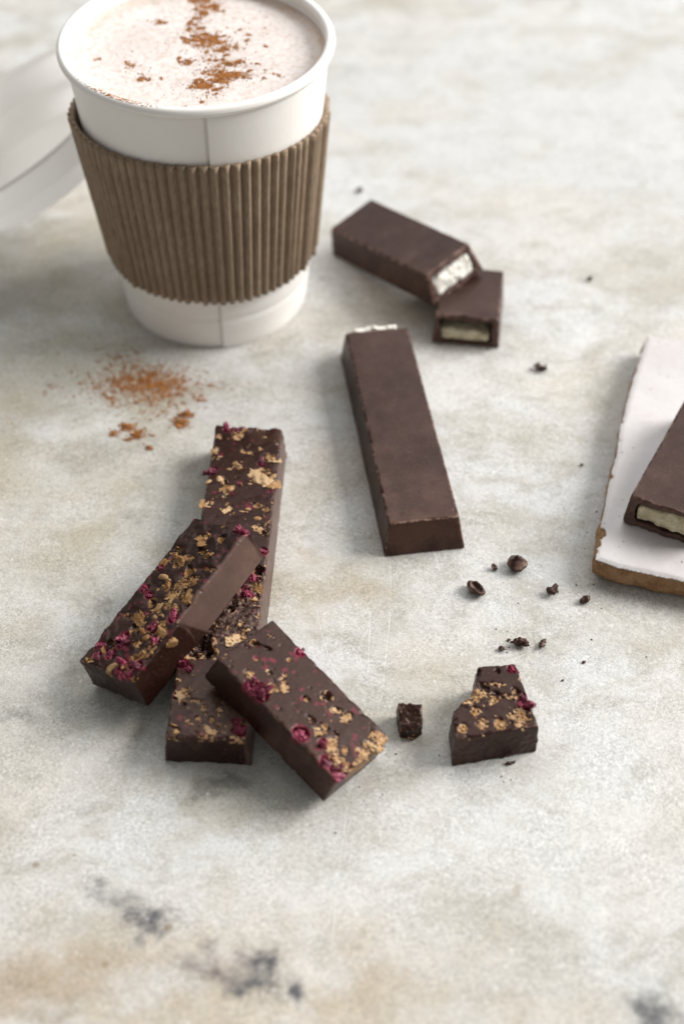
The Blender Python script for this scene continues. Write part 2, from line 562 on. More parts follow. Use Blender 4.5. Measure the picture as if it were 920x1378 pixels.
# ------------------------------------------------------------------ lathe
def lathe(profile, n=128, rfun=None):
    """closed or open profile [(r,z)] revolved; rfun(theta, r, z)->r"""
    th = np.linspace(0, 2 * np.pi, n, endpoint=False)
    V, F = [], []
    m = len(profile)
    for a in th:
        for (r, z) in profile:
            rr = rfun(a, r, z) if rfun else r
            V.append((rr * math.cos(a), rr * math.sin(a), z))
    for i in range(n):
        j = (i + 1) % n
        for k in range(m - 1):
            F.append((i * m + k, j * m + k, j * m + k + 1, i * m + k + 1))
    return V, F


CX, CY = -41.93, 379.47
RB, RT, HC = 29.8, 38.1, 91.0


def cup_r(z):
    return RB + (RT - RB) * z / HC


# ------------------------------------------------------------------ paper cup
SEAM = math.radians(-82)
cup = thing('paper_cup', 'white paper cup full of frothy coffee, wearing a brown corrugated sleeve', 'cup', (CX, CY, 0))


def seam_r(a, r, z):
    t = ((a - SEAM) / (2 * math.pi)) % 1.0
    return r + (0.75 * (1 - t) ** 3 if r > 25 else 0)


# non-uniform angles so the overlap of the side seam is a crisp step
def cup_wall():
    prof = [(RB - 0.9, 1.0), (RB - 0.5, 0.25), (RB - 0.1, 0.0), (RB + 0.05, 0.3)]
    prof += [(cup_r(z), z) for z in (3, 6, 9, 11.6)]
    prof += [(cup_r(12.0) - 0.20, 12.0), (cup_r(12.4), 12.5)]
    prof += [(cup_r(z), z) for z in (15, 18, 25, 32, 40, 48, 56, 64, 72, 80, 86, 89.8)]
    prof += [(cup_r(z) - 0.5, z) for z in (89.8, 86, 80, 60, 30, 5)]
    th = np.r_[SEAM, SEAM + np.linspace(0.0016, 2 * np.pi - 0.020, 220), SEAM + 2 * np.pi - np.array([0.016, 0.0016])]
    dip = np.zeros(len(th))
    dip[-2:] = -0.45
    V, F = [], []
    m = len(prof)
    for a, dp in zip(th, dip):
        for k, (r, z) in enumerate(prof):
            rr = seam_r(a + 1e-9, r, z) + dp * (3 < k < m - 7) if k < m - 6 else r
            V.append((rr * math.cos(a), rr * math.sin(a), z))
    n = len(th)
    for i in range(n):
        j = (i + 1) % n
        for k in range(m - 1):
            F.append((i * m + k, j * m + k, j * m + k + 1, i * m + k + 1))
    return V, F


V, F = cup_wall()
link('cup_wall', new_mesh('cup_wall', V, F, M['paper']), cup)
rim_prof = [(38.55 + 1.5 * math.cos(a), 89.7 + 1.5 * math.sin(a)) for a in np.linspace(0, 2 * math.pi, 17)]
V, F = lathe(rim_prof, 180)
link('rim', new_mesh('rim', V, F, M['paper']), cup)
V, F = lathe([(0, 4.2), (RB - 1.6, 4.2), (RB - 0.9, 3.6), (RB - 0.9, 1.2)], 96)
link('cup_base', new_mesh('cup_base', V, F, M['paper']), cup)

# coffee foam filling the cup
FZ = 86.0
FR = cup_r(FZ) - 0.62
nr, na = 70, 240
rs = np.linspace(0, 1, nr) ** 0.8 * FR
an = np.linspace(0, 2 * np.pi, na, endpoint=False)
P = np.array([(r * math.cos(a), r * math.sin(a), 0) for r in rs for a in an])
z = 0.35 * fbm(P, 0.09, 3, 2) + 0.12 * fbm(P, 0.6, 2, 4)
rr = np.hypot(P[:, 0], P[:, 1])
z = z * sstep(FR, FR - 4, rr) + 0.9 * sstep(FR - 1.8, FR, rr) ** 2
tone = sstep(FR - 5, FR - 0.5, rr) * (0.35 + 0.5 * sstep(-0.2, 0.8, (P[:, 0] * 0.85 + P[:, 1] * 0.5) / FR)) * (0.6 + 0.5 * fbm(P, 0.2, 3, 9))
tone = np.clip(tone, 0, 1)
V = np.c_[P[:, :2], FZ + z]
F = [((i) * na + j, (i + 1) * na + j, (i + 1) * na + (j + 1) % na, i * na + (j + 1) % na) for i in range(nr - 1) for j in range(na)]
coffee = thing('coffee', 'pale frothy milk coffee inside the white paper cup', 'drink', (CX, CY, 0))
link('foam', new_mesh('foam', V, np.array(F), M['foam'], tint=np.c_[tone, tone * 0, tone * 0]), coffee)
V, F = lathe([(0, 4.6), (RB - 1.2, 4.6), (cup_r(FZ) - 0.8, FZ - 0.6), (0, FZ - 0.6)], 64)
link('coffee_body', new_mesh('coffee_body', V, F, M['foam'], tint=np.ones((len(V), 3)) * [1, 0, 0]), coffee)
# froth bubbles big enough to see, in one mesh
def blob_mesh(n, seed):
    """unit octahedra -> arrays"""
    o = np.array([(1, 0, 0), (-1, 0, 0), (0, 1, 0), (0, -1, 0), (0, 0, 1), (0, 0, -1)], float)
    f = np.array([(0, 2, 4), (2, 1, 4), (1, 3, 4), (3, 0, 4), (2, 0, 5), (1, 2, 5), (3, 1, 5), (0, 3, 5)])
    return o, f


def grains(points, sizes, rng, flat=0.7):
    o, f = blob_mesh(0, 0)
    n = len(points)
    q = rng.normal(size=(n, 4))
    q /= np.linalg.norm(q, axis=1)[:, None]
    w, x, y, z_ = q.T
    R = np.stack([np.stack([1 - 2 * (y * y + z_ * z_), 2 * (x * y - z_ * w), 2 * (x * z_ + y * w)], -1),
                  np.stack([2 * (x * y + z_ * w), 1 - 2 * (x * x + z_ * z_), 2 * (y * z_ - x * w)], -1),
                  np.stack([2 * (x * z_ - y * w), 2 * (y * z_ + x * w), 1 - 2 * (x * x + y * y)], -1)], 1)
    s = sizes[:, None] * rng.uniform(0.6, 1.3, (n, 3))
    V = np.einsum('nij,nkj->nki', R, o[None] * s[:, None, :])
    V[:, :, 2] *= flat
    V += points[:, None, :]
    F = (f[None] + 6 * np.arange(n)[:, None, None]).reshape(-1, 3)
    return V.reshape(-1, 3), F


def foam_z(x, y):
    q = np.c_[x, y, 0 * x]
    r = np.hypot(x, y)
    zz = 0.35 * fbm(q, 0.09, 3, 2) + 0.12 * fbm(q, 0.6, 2, 4)
    return FZ + zz * sstep(FR, FR - 4, r) + 0.9 * sstep(FR - 1.8, FR, r) ** 2


rng = np.random.default_rng(21)
pts, szs = [], []
# (x, y, spread x, spread y, number) in the cup's own millimetres
streak = [(-2, 33, 1.6, 2.2, 900), (-0.5, 25, 1.5, 3, 420), (2.8, 27.5, 1.6, 2.0, 380), (-1.8, 15, 1.8, 3.2, 420), (0.0, 8, 2.6, 2.4, 700),
          (3.6, 6.5, 2.6, 2.2, 650), (8, 3.0, 2.5, 1.6, 330), (4.5, -3, 3.0, 2.2, 240), (9, -6.5, 2.4, 1.4, 300), (5.2, -10.5, 2.2, 1.6, 260),
          (11.5, -12.3, 2.4, 1.1, 560), (8, -15, 2.0, 1.7, 560), (2.3, -18.3, 1.7, 1.2, 640), (6, -21, 2.0, 2, 200), (13.6, -5.5, 1.6, 1.2, 120),
          (-2.6, -5.2, 1.0, 0.9, 190), (-12.5, 18, 0.9, 0.8, 130), (-15, -14, 1.6, 1.6, 130), (-18.5, -8.0, 1.2, 1.4, 80),
          (12, 10, 5, 5, 160), (0, 0, 15, 15, 420), (17, -12, 3, 3, 110)]
for (x, y, sx, sy, n) in streak:
    n = int(n * 1.7)
    k = max(1, n // 60)
    cc = np.c_[rng.normal(x, sx * 0.9, k), rng.normal(y, sy * 0.9, k)]
    pick = rng.integers(0, k, n)
    loose = rng.random(n) < 0.35
    p = np.where(loose[:, None], np.c_[rng.normal(x, sx, n), rng.normal(y, sy, n)], cc[pick] + rng.normal(0, 0.42, (n, 2)))
    pts.append(p)
    szs.append(rng.gamma(2.2, 0.065, n).clip(0.06, 0.36))
# a drift caught against the near rim
n = 2600
a = np.radians(np.where(rng.random(n) < 0.8, rng.normal(-119, 4.5, n), rng.uniform(-150, -98, n)))
p = np.c_[np.cos(a), np.sin(a)] * (FR - np.abs(rng.normal(0, 0.9, n)))[:, None]
pts.append(p)
szs.append(rng.gamma(2.2, 0.075, n).clip(0.06, 0.4))
p = np.concatenate(pts)
s = np.concatenate(szs)
k = np.hypot(p[:, 0], p[:, 1]) < FR - 0.1
p, s = p[k], s[k]
V, F = grains(np.c_[p, foam_z(p[:, 0], p[:, 1]) + s * 0.3], s, rng)
# specks on the rolled rim itself
n = 420
a = np.radians(rng.normal(-121, 10, n))
u = rng.uniform(1.2, 2.4, n)
V2, F2 = grains(np.c_[np.cos(a) * (38.55 + 1.52 * np.cos(u)), np.sin(a) * (38.55 + 1.52 * np.cos(u)), 89.7 + 1.52 * np.sin(u)], rng.uniform(0.05, 0.24, n), rng)
V = np.r_[V, V2]
F = np.r_[F, F2 + len(V) - len(V2)]
tag(link('cinnamon_dusting', new_mesh('cinnamon_dusting', V, F, M['cinnamon'], smooth=False), None, (CX, CY, 0)),
    'orange brown cinnamon sprinkled in a streak over the coffee foam', 'spice', None, 'stuff')

# cinnamon spilled on the tabletop
pts, szs = [], []
spill = [(-62.5, 331, 11, 6.5, 6500, .10), (-60, 332.5, 7.5, 3.8, 5000, .11), (-70, 338, 7, 6, 1500, .085), (-52, 331, 7, 3.5, 1500, .085),
         (-58, 321, 8, 4, 1000, .09), (-48.5, 314.5, 1.5, 1.2, 520, .17), (-47.7, 318, 1.6, 0.9, 360, .15), (-64.6, 312.3, 1.1, 1.0, 330, .17),
         (-61.2, 309, 1.4, 1.4, 420, .17), (-68.2, 309.8, 1.0, .8, 160, .15), (-57.5, 303.5, .7, .6, 80, .15), (-63, 332, 22, 14, 900, .07),
         (-75, 331, 2, 2, 200, .1), (-90, 331, 1.3, 1.0, 90, .11), (-43.5, 325, 2, 1.4, 200, .11), (-72, 345, 4, 2, 350, .1), (-70, 325, 3, 2, 220, .1)]
for (x, y, sx, sy, n, g) in spill:
    k = max(1, n // 35)
    cc = np.c_[rng.normal(x, sx * 0.8, k), rng.normal(y, sy * 0.8, k)]
    pick = rng.integers(0, k, n)
    loose = rng.random(n) < 0.42
    p = np.where(loose[:, None], np.c_[rng.normal(x, sx, n), rng.normal(y, sy, n)], cc[pick] + rng.normal(0, 0.45, (n, 2)))
    sz = rng.gamma(2.4, g / 2.4, n).clip(0.035, 0.42)
    lift = np.where(g > 0.14, rng.exponential(0.35, n), 0)
    pts.append(np.c_[p, sz * 0.4 + lift * np.exp(-(((p[:, 0] - x) / sx) ** 2 + ((p[:, 1] - y) / sy) ** 2))])
    szs.append(sz)
V, F = grains(np.concatenate(pts), np.concatenate(szs), rng)
tag(link('cinnamon_powder', new_mesh('cinnamon_powder', V, F, M['cinnamon'], smooth=False)),
    'orange brown cinnamon powder spilled on the marble in front of the cup', 'spice', None, 'stuff')

# ------------------------------------------------------------------ corrugated sleeve
NF = 76
per = 10
na = NF * per
th = np.arange(na) / na * 2 * np.pi
wave = np.abs(np.cos(th * NF / 2)) ** 0.85
zz = np.linspace(0, 1, 26)
V = []
rng = np.random.default_rng(4)
jit = 1 + 0.18 * np.interp(th, np.linspace(0, 2 * np.pi, NF + 1), rng.normal(0, 1, NF + 1))
for side in (0, 1):
    for q in zz:
        for i, a in enumerate(th):
            loose = math.cos(a - math.radians(186))
            zt = 72.0 - 3.6 * (1 - math.cos(a + math.pi / 2)) + 1.2 * max(0, loose) ** 4
            zb = 20.3
            z_ = zb + (zt - zb) * q
            ez = 0.18 * math.sin(a * 57) * math.sin(a * 23) if q in (0.0, 1.0) else 0
            gap = 0.30 + max(0, loose) ** 3 * 1.3 * q
            seam = 0.75 * (1 - ((a - SEAM) / (2 * math.pi)) % 1.0) ** 3
            if ((a - SEAM) / (2 * math.pi)) % 1.0 > 0.97:
                seam = 0.75 * (((a - SEAM) / (2 * math.pi)) % 1.0 - 0.97) / 0.03
            r = cup_r(z_) + seam + gap + (0.12 + 1.6 * wave[i] * jit[i] if side == 0 else 0.0)
            V.append((r * math.cos(a), r * math.sin(a), z_ + ez))
nz = len(zz)
F = []
for k in range(nz - 1):
    for i in range(na):
        j = (i + 1) % na
        F.append((k * na + i, k * na + j, (k + 1) * na + j, (k + 1) * na + i))
        o2 = nz * na
        F.append((o2 + k * na + j, o2 + k * na + i, o2 + (k + 1) * na + i, o2 + (k + 1) * na + j))
for i in range(na):
    j = (i + 1) % na
    o2 = nz * na
    F.append((i, o2 + i, o2 + j, j))
    t_ = (nz - 1) * na
    F.append((t_ + i, t_ + j, o2 + t_ + j, o2 + t_ + i))
tag(link('cup_sleeve', new_mesh('cup_sleeve', V, np.array(F), M['cardboard']), None, (CX, CY, 0)),
    'brown corrugated cardboard sleeve wrapped around the white paper cup', 'cup sleeve')

# ------------------------------------------------------------------ lid, tipped upside down against the cup
lid = thing('plastic_lid', 'white plastic cup lid lying upside down and tilted behind the cup', 'lid', (-113, 427, 33), (3, -28, -8))
inner = [(0, -19.0), (8, -19.0), (24, -18.9), (26, -18.2), (27.5, -18.2), (30.0, -19.0), (32.0, -18.6), (32.8, -17.6), (35.0, -11.6), (36.0, -10.6), (39.0, -10.4), (40.0, -9.6), (41.6, -1.4), (42.0, -0.6)]
bead = [(42.5 + 0.9 * math.cos(a), -0.5 + 0.9 * math.sin(a)) for a in np.radians([150, 110, 70, 30, -10, -50, -90])]
V, F = lathe(inner + bead[:5], 160)
link('lid_shell', new_mesh('lid_shell', V, F, M['plastic']), lid)


# ------------------------------------------------------------------ small inclusions, shared meshes one unit across (1 mm at scale 1)
def lump(seed, axes, amp, freq, h=0.045, pores=0, balls=None, wrinkle=0.0, shard=False):
    r = np.random.default_rng(seed)
    ax = np.array(axes, np.float32) * 0.5

    nrm = r.normal(size=(11, 3)).astype(np.float32)
    nrm /= np.linalg.norm(nrm, axis=1)[:, None]
    off = r.uniform(0.72, 1.05, 11).astype(np.float32)

    def base(Pn):
        if shard:
            q = Pn / ax
            return ((q @ nrm.T) - off).max(axis=1) * ax.min()
        if balls is None:
            q = Pn / ax
            return (np.linalg.norm(q, axis=1) - 1) * ax.min()
        d = None
        for (x, y, z_, rad) in balls:
            e = np.linalg.norm(Pn - np.array([x, y, z_], np.float32), axis=1) - rad
            if d is None:
                d = e
            else:
                k = 0.045
                hh = np.clip(0.5 + 0.5 * (d - e) / k, 0, 1)
                d = d * (1 - hh) + e * hh - k * hh * (1 - hh)
        return d

    pc = r.normal(size=(max(pores, 1), 3)) * ax * 0.75

    def det(Pn, d):
        d = d + amp * fbm(Pn, freq, 4, seed, 0.6)
        if wrinkle:
            d = d + wrinkle * np.abs(fbm(Pn, freq * 2.2, 2, seed + 9))
        if pores:
            for c in pc:
                d = np.maximum(d, r.uniform(0.05, 0.12) - np.linalg.norm(Pn - c, axis=1))
        return d

    e = 0.75
    return grid_mesh(base, det, (-e, -e, -e), (e, e, e), h, 0.6)


BISC = []
for k, (axx, amp, fr) in enumerate((((1.0, 0.8, 0.7), 0.20, 3.2), ((1.1, 0.62, 0.5), 0.13, 3.6), ((0.9, 0.9, 0.6), 0.26, 4.2), ((1.15, 0.75, 0.6), 0.22, 2.6))):
    V, F = lump(30 + k, axx, amp * 0.75, fr * 1.3, 0.05, 6, shard=True)
    BISC.append(new_mesh('biscuit_piece', V, F, M['biscuit']))
OAT = []
for k in range(2):
    V, F = lump(50 + k, (1.1, 0.75, 0.6), 0.06, 3.0, 0.05)
    OAT.append(new_mesh('biscuit_piece', V, F, M['biscuit']))
BERR = []
for k in range(3):
    V, F = lump(60 + k, (1.1, 0.85, 0.7), 0.20, 3.4, 0.045, wrinkle=0.22, shard=True)
    BERR.append(new_mesh('raspberry_piece', V, F, M['berry']))
CLUS = []
for k in range(3):
    r_ = np.random.default_rng(70 + k)
    bl = [(0, 0, 0.06, 0.26)]
    for j in range(6):
        a_ = j / 6 * 6.283 + r_.uniform(-.2, .2)
        bl.append((r_.uniform(0.24, 0.36) * math.cos(a_), r_.uniform(0.24, 0.36) * math.sin(a_), r_.uniform(-0.14, 0.06), r_.uniform(0.15, 0.25)))
    V, F = lump(80 + k, (1, 1, 1), 0.13, 4.0, 0.045, balls=bl, wrinkle=0.14)
    CLUS.append(new_mesh('raspberry_piece', V, F, M['berry']))


# ------------------------------------------------------------------ chocolate solids
def rounded(planes, r):
    d = [p + r for p in planes]
    s = sum(np.maximum(x, 0) ** 2 for x in d)
    m = d[0]
    for x in d[1:]:
        m = np.maximum(m, x)
    return np.sqrt(s) + np.minimum(m, 0) - r


def bar_planes(L, Wt, Wb, H, d0=0.0, d1=0.0):
    ks = math.cos(math.atan2((Wb - Wt) / 2, H))

    def f(P):
        x, y, z = P.T
        hw = Wb / 2 + (Wt - Wb) / 2 * z / H
        t = 1 - z / H
        return [(y - hw) * ks, (-y - hw) * ks, z - H, -z, x - (L / 2 + d1 * t), -x - (L / 2 + d0 * t)]
    return f


def edge_chips(P, planes, d, amp, seed, which=(2,)):
    """knock small flakes off the edges of the faces listed"""
    out = d
    srt = np.sort(np.stack(planes, 0), axis=0)
    e = sstep(-1.1, -0.1, srt[-2])
    n = fbm(P, 0.55, 3, seed)
    return out + e * amp * np.clip(n - 0.05, 0, 1)


def edge_tint(P, planes, seed, width=0.45, cover=0.15):
    srt = np.sort(np.stack(planes, 0), axis=0)
    e = sstep(-width, -width * 0.35, srt[-2])
    n = fbm(P, 0.9, 3, seed)
    return e * sstep(cover - 0.25, cover + 0.3, n)


def pit_cut(P, d, pits, H, seed, warp=0.35):
    w = fbm(P, 0.8, 3, seed)
    for pt in pits:
        x, y, s = pt[:3]
        el = pt[3] if len(pt) > 3 else 1.0
        ang = math.radians(pt[4]) if len(pt) > 4 else 0
        dep = pt[5] if len(pt) > 5 else 1.0
        r = s * 0.5
        q = P - np.array([x, y, H + 0.05], np.float32)
        c, s_ = math.cos(ang), math.sin(ang)
        u, v = q[:, 0] * c + q[:, 1] * s_, -q[:, 0] * s_ + q[:, 1] * c
        e = np.sqrt((u / el) ** 2 + v ** 2 + (q[:, 2] / dep) ** 2)
        d = np.maximum(d, (r * (1 + warp * 1.6 * w) - e) * 0.8)
    return d


def spots(P, items, grow=1.0):
    m = np.full(len(P), -1.0, np.float32)
    for it in items:
        x, y, s = it[:3]
        e = 1 - np.hypot(P[:, 0] - x, P[:, 1] - y) / (s * 0.5 * grow)
        m = np.maximum(m, e)
    return m


def scatter_parts(root, berries, biscuits, H, seed, oats=(), sink=0.18, gold=None):
    r = np.random.default_rng(seed)

    def put(name, me, x, y, s, zoff, extra=None, flat=1.0):
        o = link(name, me, root, (x, y, H + zoff * s), tuple(np.degrees(r.uniform(0, 6.28, 3))) if extra is None else extra, (s * r.uniform(0.85, 1.2), s * r.uniform(0.8, 1.1), s * flat * r.uniform(0.8, 1.1)))
        if gold is not None and name == 'biscuit_piece':
            o.material_slots[0].link = 'OBJECT'
            o.material_slots[0].material = gold
        return o
    for (x, y, s) in berries:
        big = s > 2.9
        me = CLUS[r.integers(3)] if big else BERR[r.integers(3)]
        put('raspberry_piece', me, x, y, s * (1.1 if big else 1.0), -sink * 1.35,
            (r.uniform(-15, 15), r.uniform(-15, 15), r.uniform(0, 360)) if big else None)
    for (x, y, s) in biscuits:
        put('biscuit_piece', BISC[r.integers(len(BISC))], x, y, s * r.uniform(0.95, 1.25), -sink * 1.25, (r.uniform(-14, 14), r.uniform(-14, 14), r.uniform(0, 360)), r.uniform(0.55, 0.9))
    for (x, y, s) in oats:
        put('biscuit_piece', OAT[r.integers(len(OAT))], x, y, s, -sink, (r.uniform(-10, 10), r.uniform(-10, 10), r.uniform(0, 360)))


def crumb_stuff(root, name, mat, items, H, seed):
    """crumbs too small to pick apart: one joined part"""
    r = np.random.default_rng(seed)
    Vs, Fs, n0 = [], [], 0
    V0, F0 = lump(90 + seed % 3, (1.1, 0.8, 0.5), 0.12, 3.2, 0.13, shard=True)
    for (x, y, s) in items:
        R = np.array(Euler(r.uniform(0, 6.28, 3)).to_matrix())
        Vs.append(V0 @ R.T * s + np.array([x, y, H + r.uniform(-0.25, 0.05) * s]))
        Fs.append(F0 + n0)
        n0 += len(V0)
    me = new_mesh(name, np.concatenate(Vs), np.concatenate(Fs), mat)
    return tag(link(name, me, root), kind='stuff')


def fruit_bar(root, dims, seed, berries, biscuits, pits, h=0.33, rough_top=0.25, patch=0.12, mat='fruit_choc', broken=(0, 0), extra=None, rr=0.35, oats=(), crumbs=60, bias=0.0, extra_tint=None, name='chocolate', yoff=0.0, gold=None):
    L, Wt, Wb, H, d0, d1 = dims
    fb_ = bar_planes(*dims)

    def fp(P):
        return fb_(P - np.array([0, yoff, 0], np.float32))
    r = np.random.default_rng(seed)
    tiny = [(r.uniform(-L / 2 + 1, L / 2 - 1), r.uniform(-Wt / 2 + .8, Wt / 2 - .8), r.uniform(0.45, 0.95)) for _ in range(int(L * 0.55))]
    pockets = [(x, y, s * 1.12, 1, 0, 0.8) for (x, y, s) in berries]

    def bmask(P):
        n = fbm(P, 0.30, 4, seed + 1, 0.6)
        b = spots(P, biscuits, 1.5)
        return np.maximum(sstep(-0.05, 0.45, b + 0.55 * n), sstep(0.42 - patch, 0.62 - patch, n))

    def base(P):
        return rounded(fp(P), rr)

    def det(P, d):
        pl = fp(P)
        z = P[:, 2]
        tw = sstep(H - 3.2, H - 0.6, z)
        d = d + 0.10 * fbm(P, 0.16, 2, seed + 5)
        d = d + tw * rough_top * fbm(P, 0.28, 3, seed + 2)
        B = bmask(P)
        d = d + tw * B * (0.14 + 0.6 * fbm(P, 1.0, 3, seed + 3, 0.65))
        # broken, crumbly ends
        if broken[0]:
            ew = sstep(-L / 2 + 4, -L / 2 + 0.5, P[:, 0])
            d = d + ew * broken[0] * (fbm(P, 0.35, 4, seed + 7, 0.6))
        if broken[1]:
            ew = sstep(L / 2 - 4, L / 2 - 0.5, P[:, 0])
            d = d + ew * broken[1] * (fbm(P, 0.35, 4, seed + 8, 0.6))
        d = edge_chips(P, pl, d, 0.75, seed + 4)
        d = pit_cut(P, d, pits + pockets, H, seed + 6)
        d = pit_cut(P, d, tiny, H, seed + 6, 0.1)
        if extra:
            d = extra(P, d)
        return d

    lo = (-L / 2 - max(d0, 0) - 1.6, -max(Wt, Wb) / 2 - 1.2, -0.6)
    hi = (L / 2 + max(d1, 0) + 1.6, max(Wt, Wb) / 2 + 1.2 + yoff, H + 1.4)
    V, F = grid_mesh(base, det, lo, hi, h, 5.5)
    V[:, 2] = np.maximum(V[:, 2], 0.0)
    Pv = V.astype(np.float32)
    pl = fp(Pv)
    tz = sstep(H - 2.4, H - 1.0, Pv[:, 2])
    spk = fbm(Pv, 1.6, 3, seed + 12, 0.65)
    B = bmask(Pv) * tz * sstep(-0.35, 0.25, spk + bias)
    if broken[1] > 9:
        B = np.maximum(B, 0.8 * sstep(L / 2 - 1.6, L / 2 - 0.6, Pv[:, 0]) * sstep(0.0, 0.4, fbm(Pv, 0.5, 3, seed + 14)))
    B = np.maximum(B, tz * sstep(0.0, 0.35, spots(Pv, pits, 1.75)) * sstep(-0.25, 0.3, fbm(Pv, 0.55, 3, seed + 21)) * 0.75)
    pink = spots(Pv, berries, 1.7)
    G = tz * sstep(0.05, 0.5, pink + 0.35 * spk) * 0.75
    G = np.maximum(G, tz * sstep(0.42, 0.62, fbm(Pv, 0.6, 3, seed + 20)) * 0.6)
    E = edge_tint(Pv, pl, seed + 15) * 0.6
    tint = np.stack([B, G, E], 1)
    if extra_tint:
        tint = extra_tint(Pv, tint)
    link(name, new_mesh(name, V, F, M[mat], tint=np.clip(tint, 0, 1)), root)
    scatter_parts(root, berries, biscuits, H, seed + 31, oats, gold=gold)
    if crumbs:
        it = []
        near = biscuits if biscuits else [(0, 0, 3)]
        for _ in range(crumbs):
            b = near[r.integers(len(near))]
            x, y = r.normal(b[0], b[2] * 0.75), r.normal(b[1], b[2] * 0.75)
            if abs(x) < L / 2 - 0.6 and abs(y) < Wt / 2 - 0.6:
                it.append((x, y, r.uniform(0.5, 1.3)))
        crumb_stuff(root, 'biscuit_crumbs', gold or M['biscuit'], it, H - 0.1, seed)


# long bar lying flat
R1H = 10.8
fb1 = thing('fruit_bar', 'long fruit and biscuit chocolate bar lying flat beneath two shorter pieces', 'chocolate bar', (-29.81, 247.18, 0), (0, 0, -93.02), 'raspberry and biscuit chocolate pieces')
b1 = [(-36.0, -8.6, 2.4), (-39.5, 5.0, 2.0), (-31.3, -0.5, 1.3), (-27.3, -2.4, 1.3), (-53.0, -6.1, 2.2), (-6.2, 8.7, 2.1), (-52.8, -3.4, 1.6),
      (2.4, 6.3, 3.0), (8.1, 5.1, 2.8), (32.1, -8.4, 2.7), (42.0, -8.6, 1.7), (51.4, 8.2, 2.9), (33.5, -6.6, 1.8), (49, 7.0, 1.8), (5.2, 3.4, 1.8)]
c1 = [(-50.7, -2.9, 3.4), (-49.5, -8.3, 2.0), (-35.2, 4.4, 4.4), (-33.2, 6.3, 2.6), (-37.6, -1.3, 2.2), (-31.5, 8.4, 2.6),
      (-22.6, -8.5, 2.5), (-20.8, -2.6, 2.1), (-28.7, -4.3, 1.7), (-29.4, -2.4, 1.9), (-22.0, 7.5, 2.3), (-43.5, -8.5, 1.8), (-41.2, 8.0, 2.2),
      (23.3, 4.2, 3.1), (41.5, -6.9, 2.6), (7.0, 8.0, 2.6), (53.0, 1.1, 2.4), (52.4, -7.6, 2.2), (10.4, 7.4, 1.8), (24.2, 6.8, 1.8)]
o1 = [(-32.5, -6.4, 2.7), (-31.4, -9.0, 2.1), (-18.1, 5.6, 2.4), (-21.4, 2.9, 1.9)]
p1 = [(-47.2, 9.2, 1.5, 1.8), (-53.1, -1.0, 1.8), (-23.0, 5.1, 1.5, 2.2, 60), (-12.6, 8.4, 1.5, 2.2, 80), (-31.4, -4.6, 1.7), (1.2, 9.0, 5.0, 1.3, 90, 1.0),
      (14.1, 1.8, 2.6, 1, 0, 1.3), (26.3, -3.6, 5.2, 1.4, 30, 1.0), (28.6, -6.2, 3.6, 1.2, 40, 0.9), (56.5, 6.7, 5.0, 1.3, 90, 0.5), (19, 5, 1.0), (17, -2, 1.2)]


def r1_extra(P, d):
    # the middle of the bar is worn down and rough
    x = P[:, 0]
    m = sstep(3, 6, x) * sstep(27, 22, x) * sstep(R1H - 3, R1H - 0.5, P[:, 2])
    return d + m * (0.25 + 0.45 * fbm(P, 0.55, 4, 301, 0.65))


def r1_tint(P, t):
    x = P[:, 0]
    m = sstep(3, 7, x) * sstep(29, 22, x) * sstep(R1H - 2.5, R1H - 1.2, P[:, 2])
    n = fbm(P, 1.5, 4, 303, 0.7)
    t[:, 2] = np.maximum(t[:, 2], m * sstep(-0.1, 0.5, n) * 0.6)
    lit_side = sstep(9.0, 9.6, P[:, 1]) * sstep(R1H - 0.3, R1H - 0.9, P[:, 2])  # right side tinted paler: window light painted into the colour
    t[:, 2] = np.maximum(t[:, 2], lit_side * (0.30 + 0.06 * fbm(P, 0.3, 3, 511)))
    t[:, 0] *= 1 - lit_side
    m2 = sstep(36, 42, x) * sstep(R1H - 2.5, R1H - 1.2, P[:, 2])
    t[:, 0] = np.maximum(t[:, 0], m2 * sstep(0.1, 0.5, fbm(P, 0.45, 4, 305, 0.7)) * 0.55)
    return t


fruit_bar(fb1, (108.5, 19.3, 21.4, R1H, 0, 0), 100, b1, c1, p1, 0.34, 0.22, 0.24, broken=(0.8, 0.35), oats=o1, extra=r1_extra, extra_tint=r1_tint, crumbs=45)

# piece leaning on it at the left
R2H = 9.6
fb2 = thing('fruit_bar_piece', 'dark broken bar piece with golden biscuit chunks, smooth cut side facing right', 'chocolate piece', (-41.2, 232.0, 8.79), (18.08, 10.19, -122.85), 'raspberry and biscuit chocolate pieces')
b2 = [(15.4, -2.7, 2.8), (17.6, -1.5, 2.3), (19.6, -7.8, 2.3), (20.6, -2.7, 2.6), (21.8, 3.5, 2.6), (23.6, 6.6, 3.0), (21.1, 7.7, 2.2),
      (2.0, -4.8, 2.0), (10.3, 3.7, 2.5), (13.4, 7.0, 2.2), (5.9, 7.2, 2.5), (0.6, -7.5, 2.3), (-24.3, 5.8, 2.2), (-24.3, 8.3, 2.2), (22.3, -6.0, 1.9),
      (-6.6, -7.8, 1.8), (24.2, 3.8, 2.0)]
c2 = [(9.1, -1.9, 2.3), (10.2, 7.4, 4.0), (17.3, 7.0, 3.4), (15.7, 3.0, 2.2), (-19.0, -2.2, 3.0), (-10.2, -3.3, 3.6), (-11.6, -1.8, 2.6), (-3.5, 1.8, 3.0),
      (-5.6, 4.7, 2.9), (-0.6, 2.2, 3.2), (-0.4, 6.5, 3.0), (10.4, 0.0, 1.9), (22.9, 5.0, 1.4), (-8.0, -8.8, 1.8), (2.8, 3.5, 2.6), (-2, -1.5, 2.4), (4.6, 0.8, 2.2),
      (3.6, 5.8, 2.0), (-14, 3, 1.8), (24.3, -7.0, 1.5), (12.2, 1.6, 1.9), (7.9, 5.6, 1.8)]
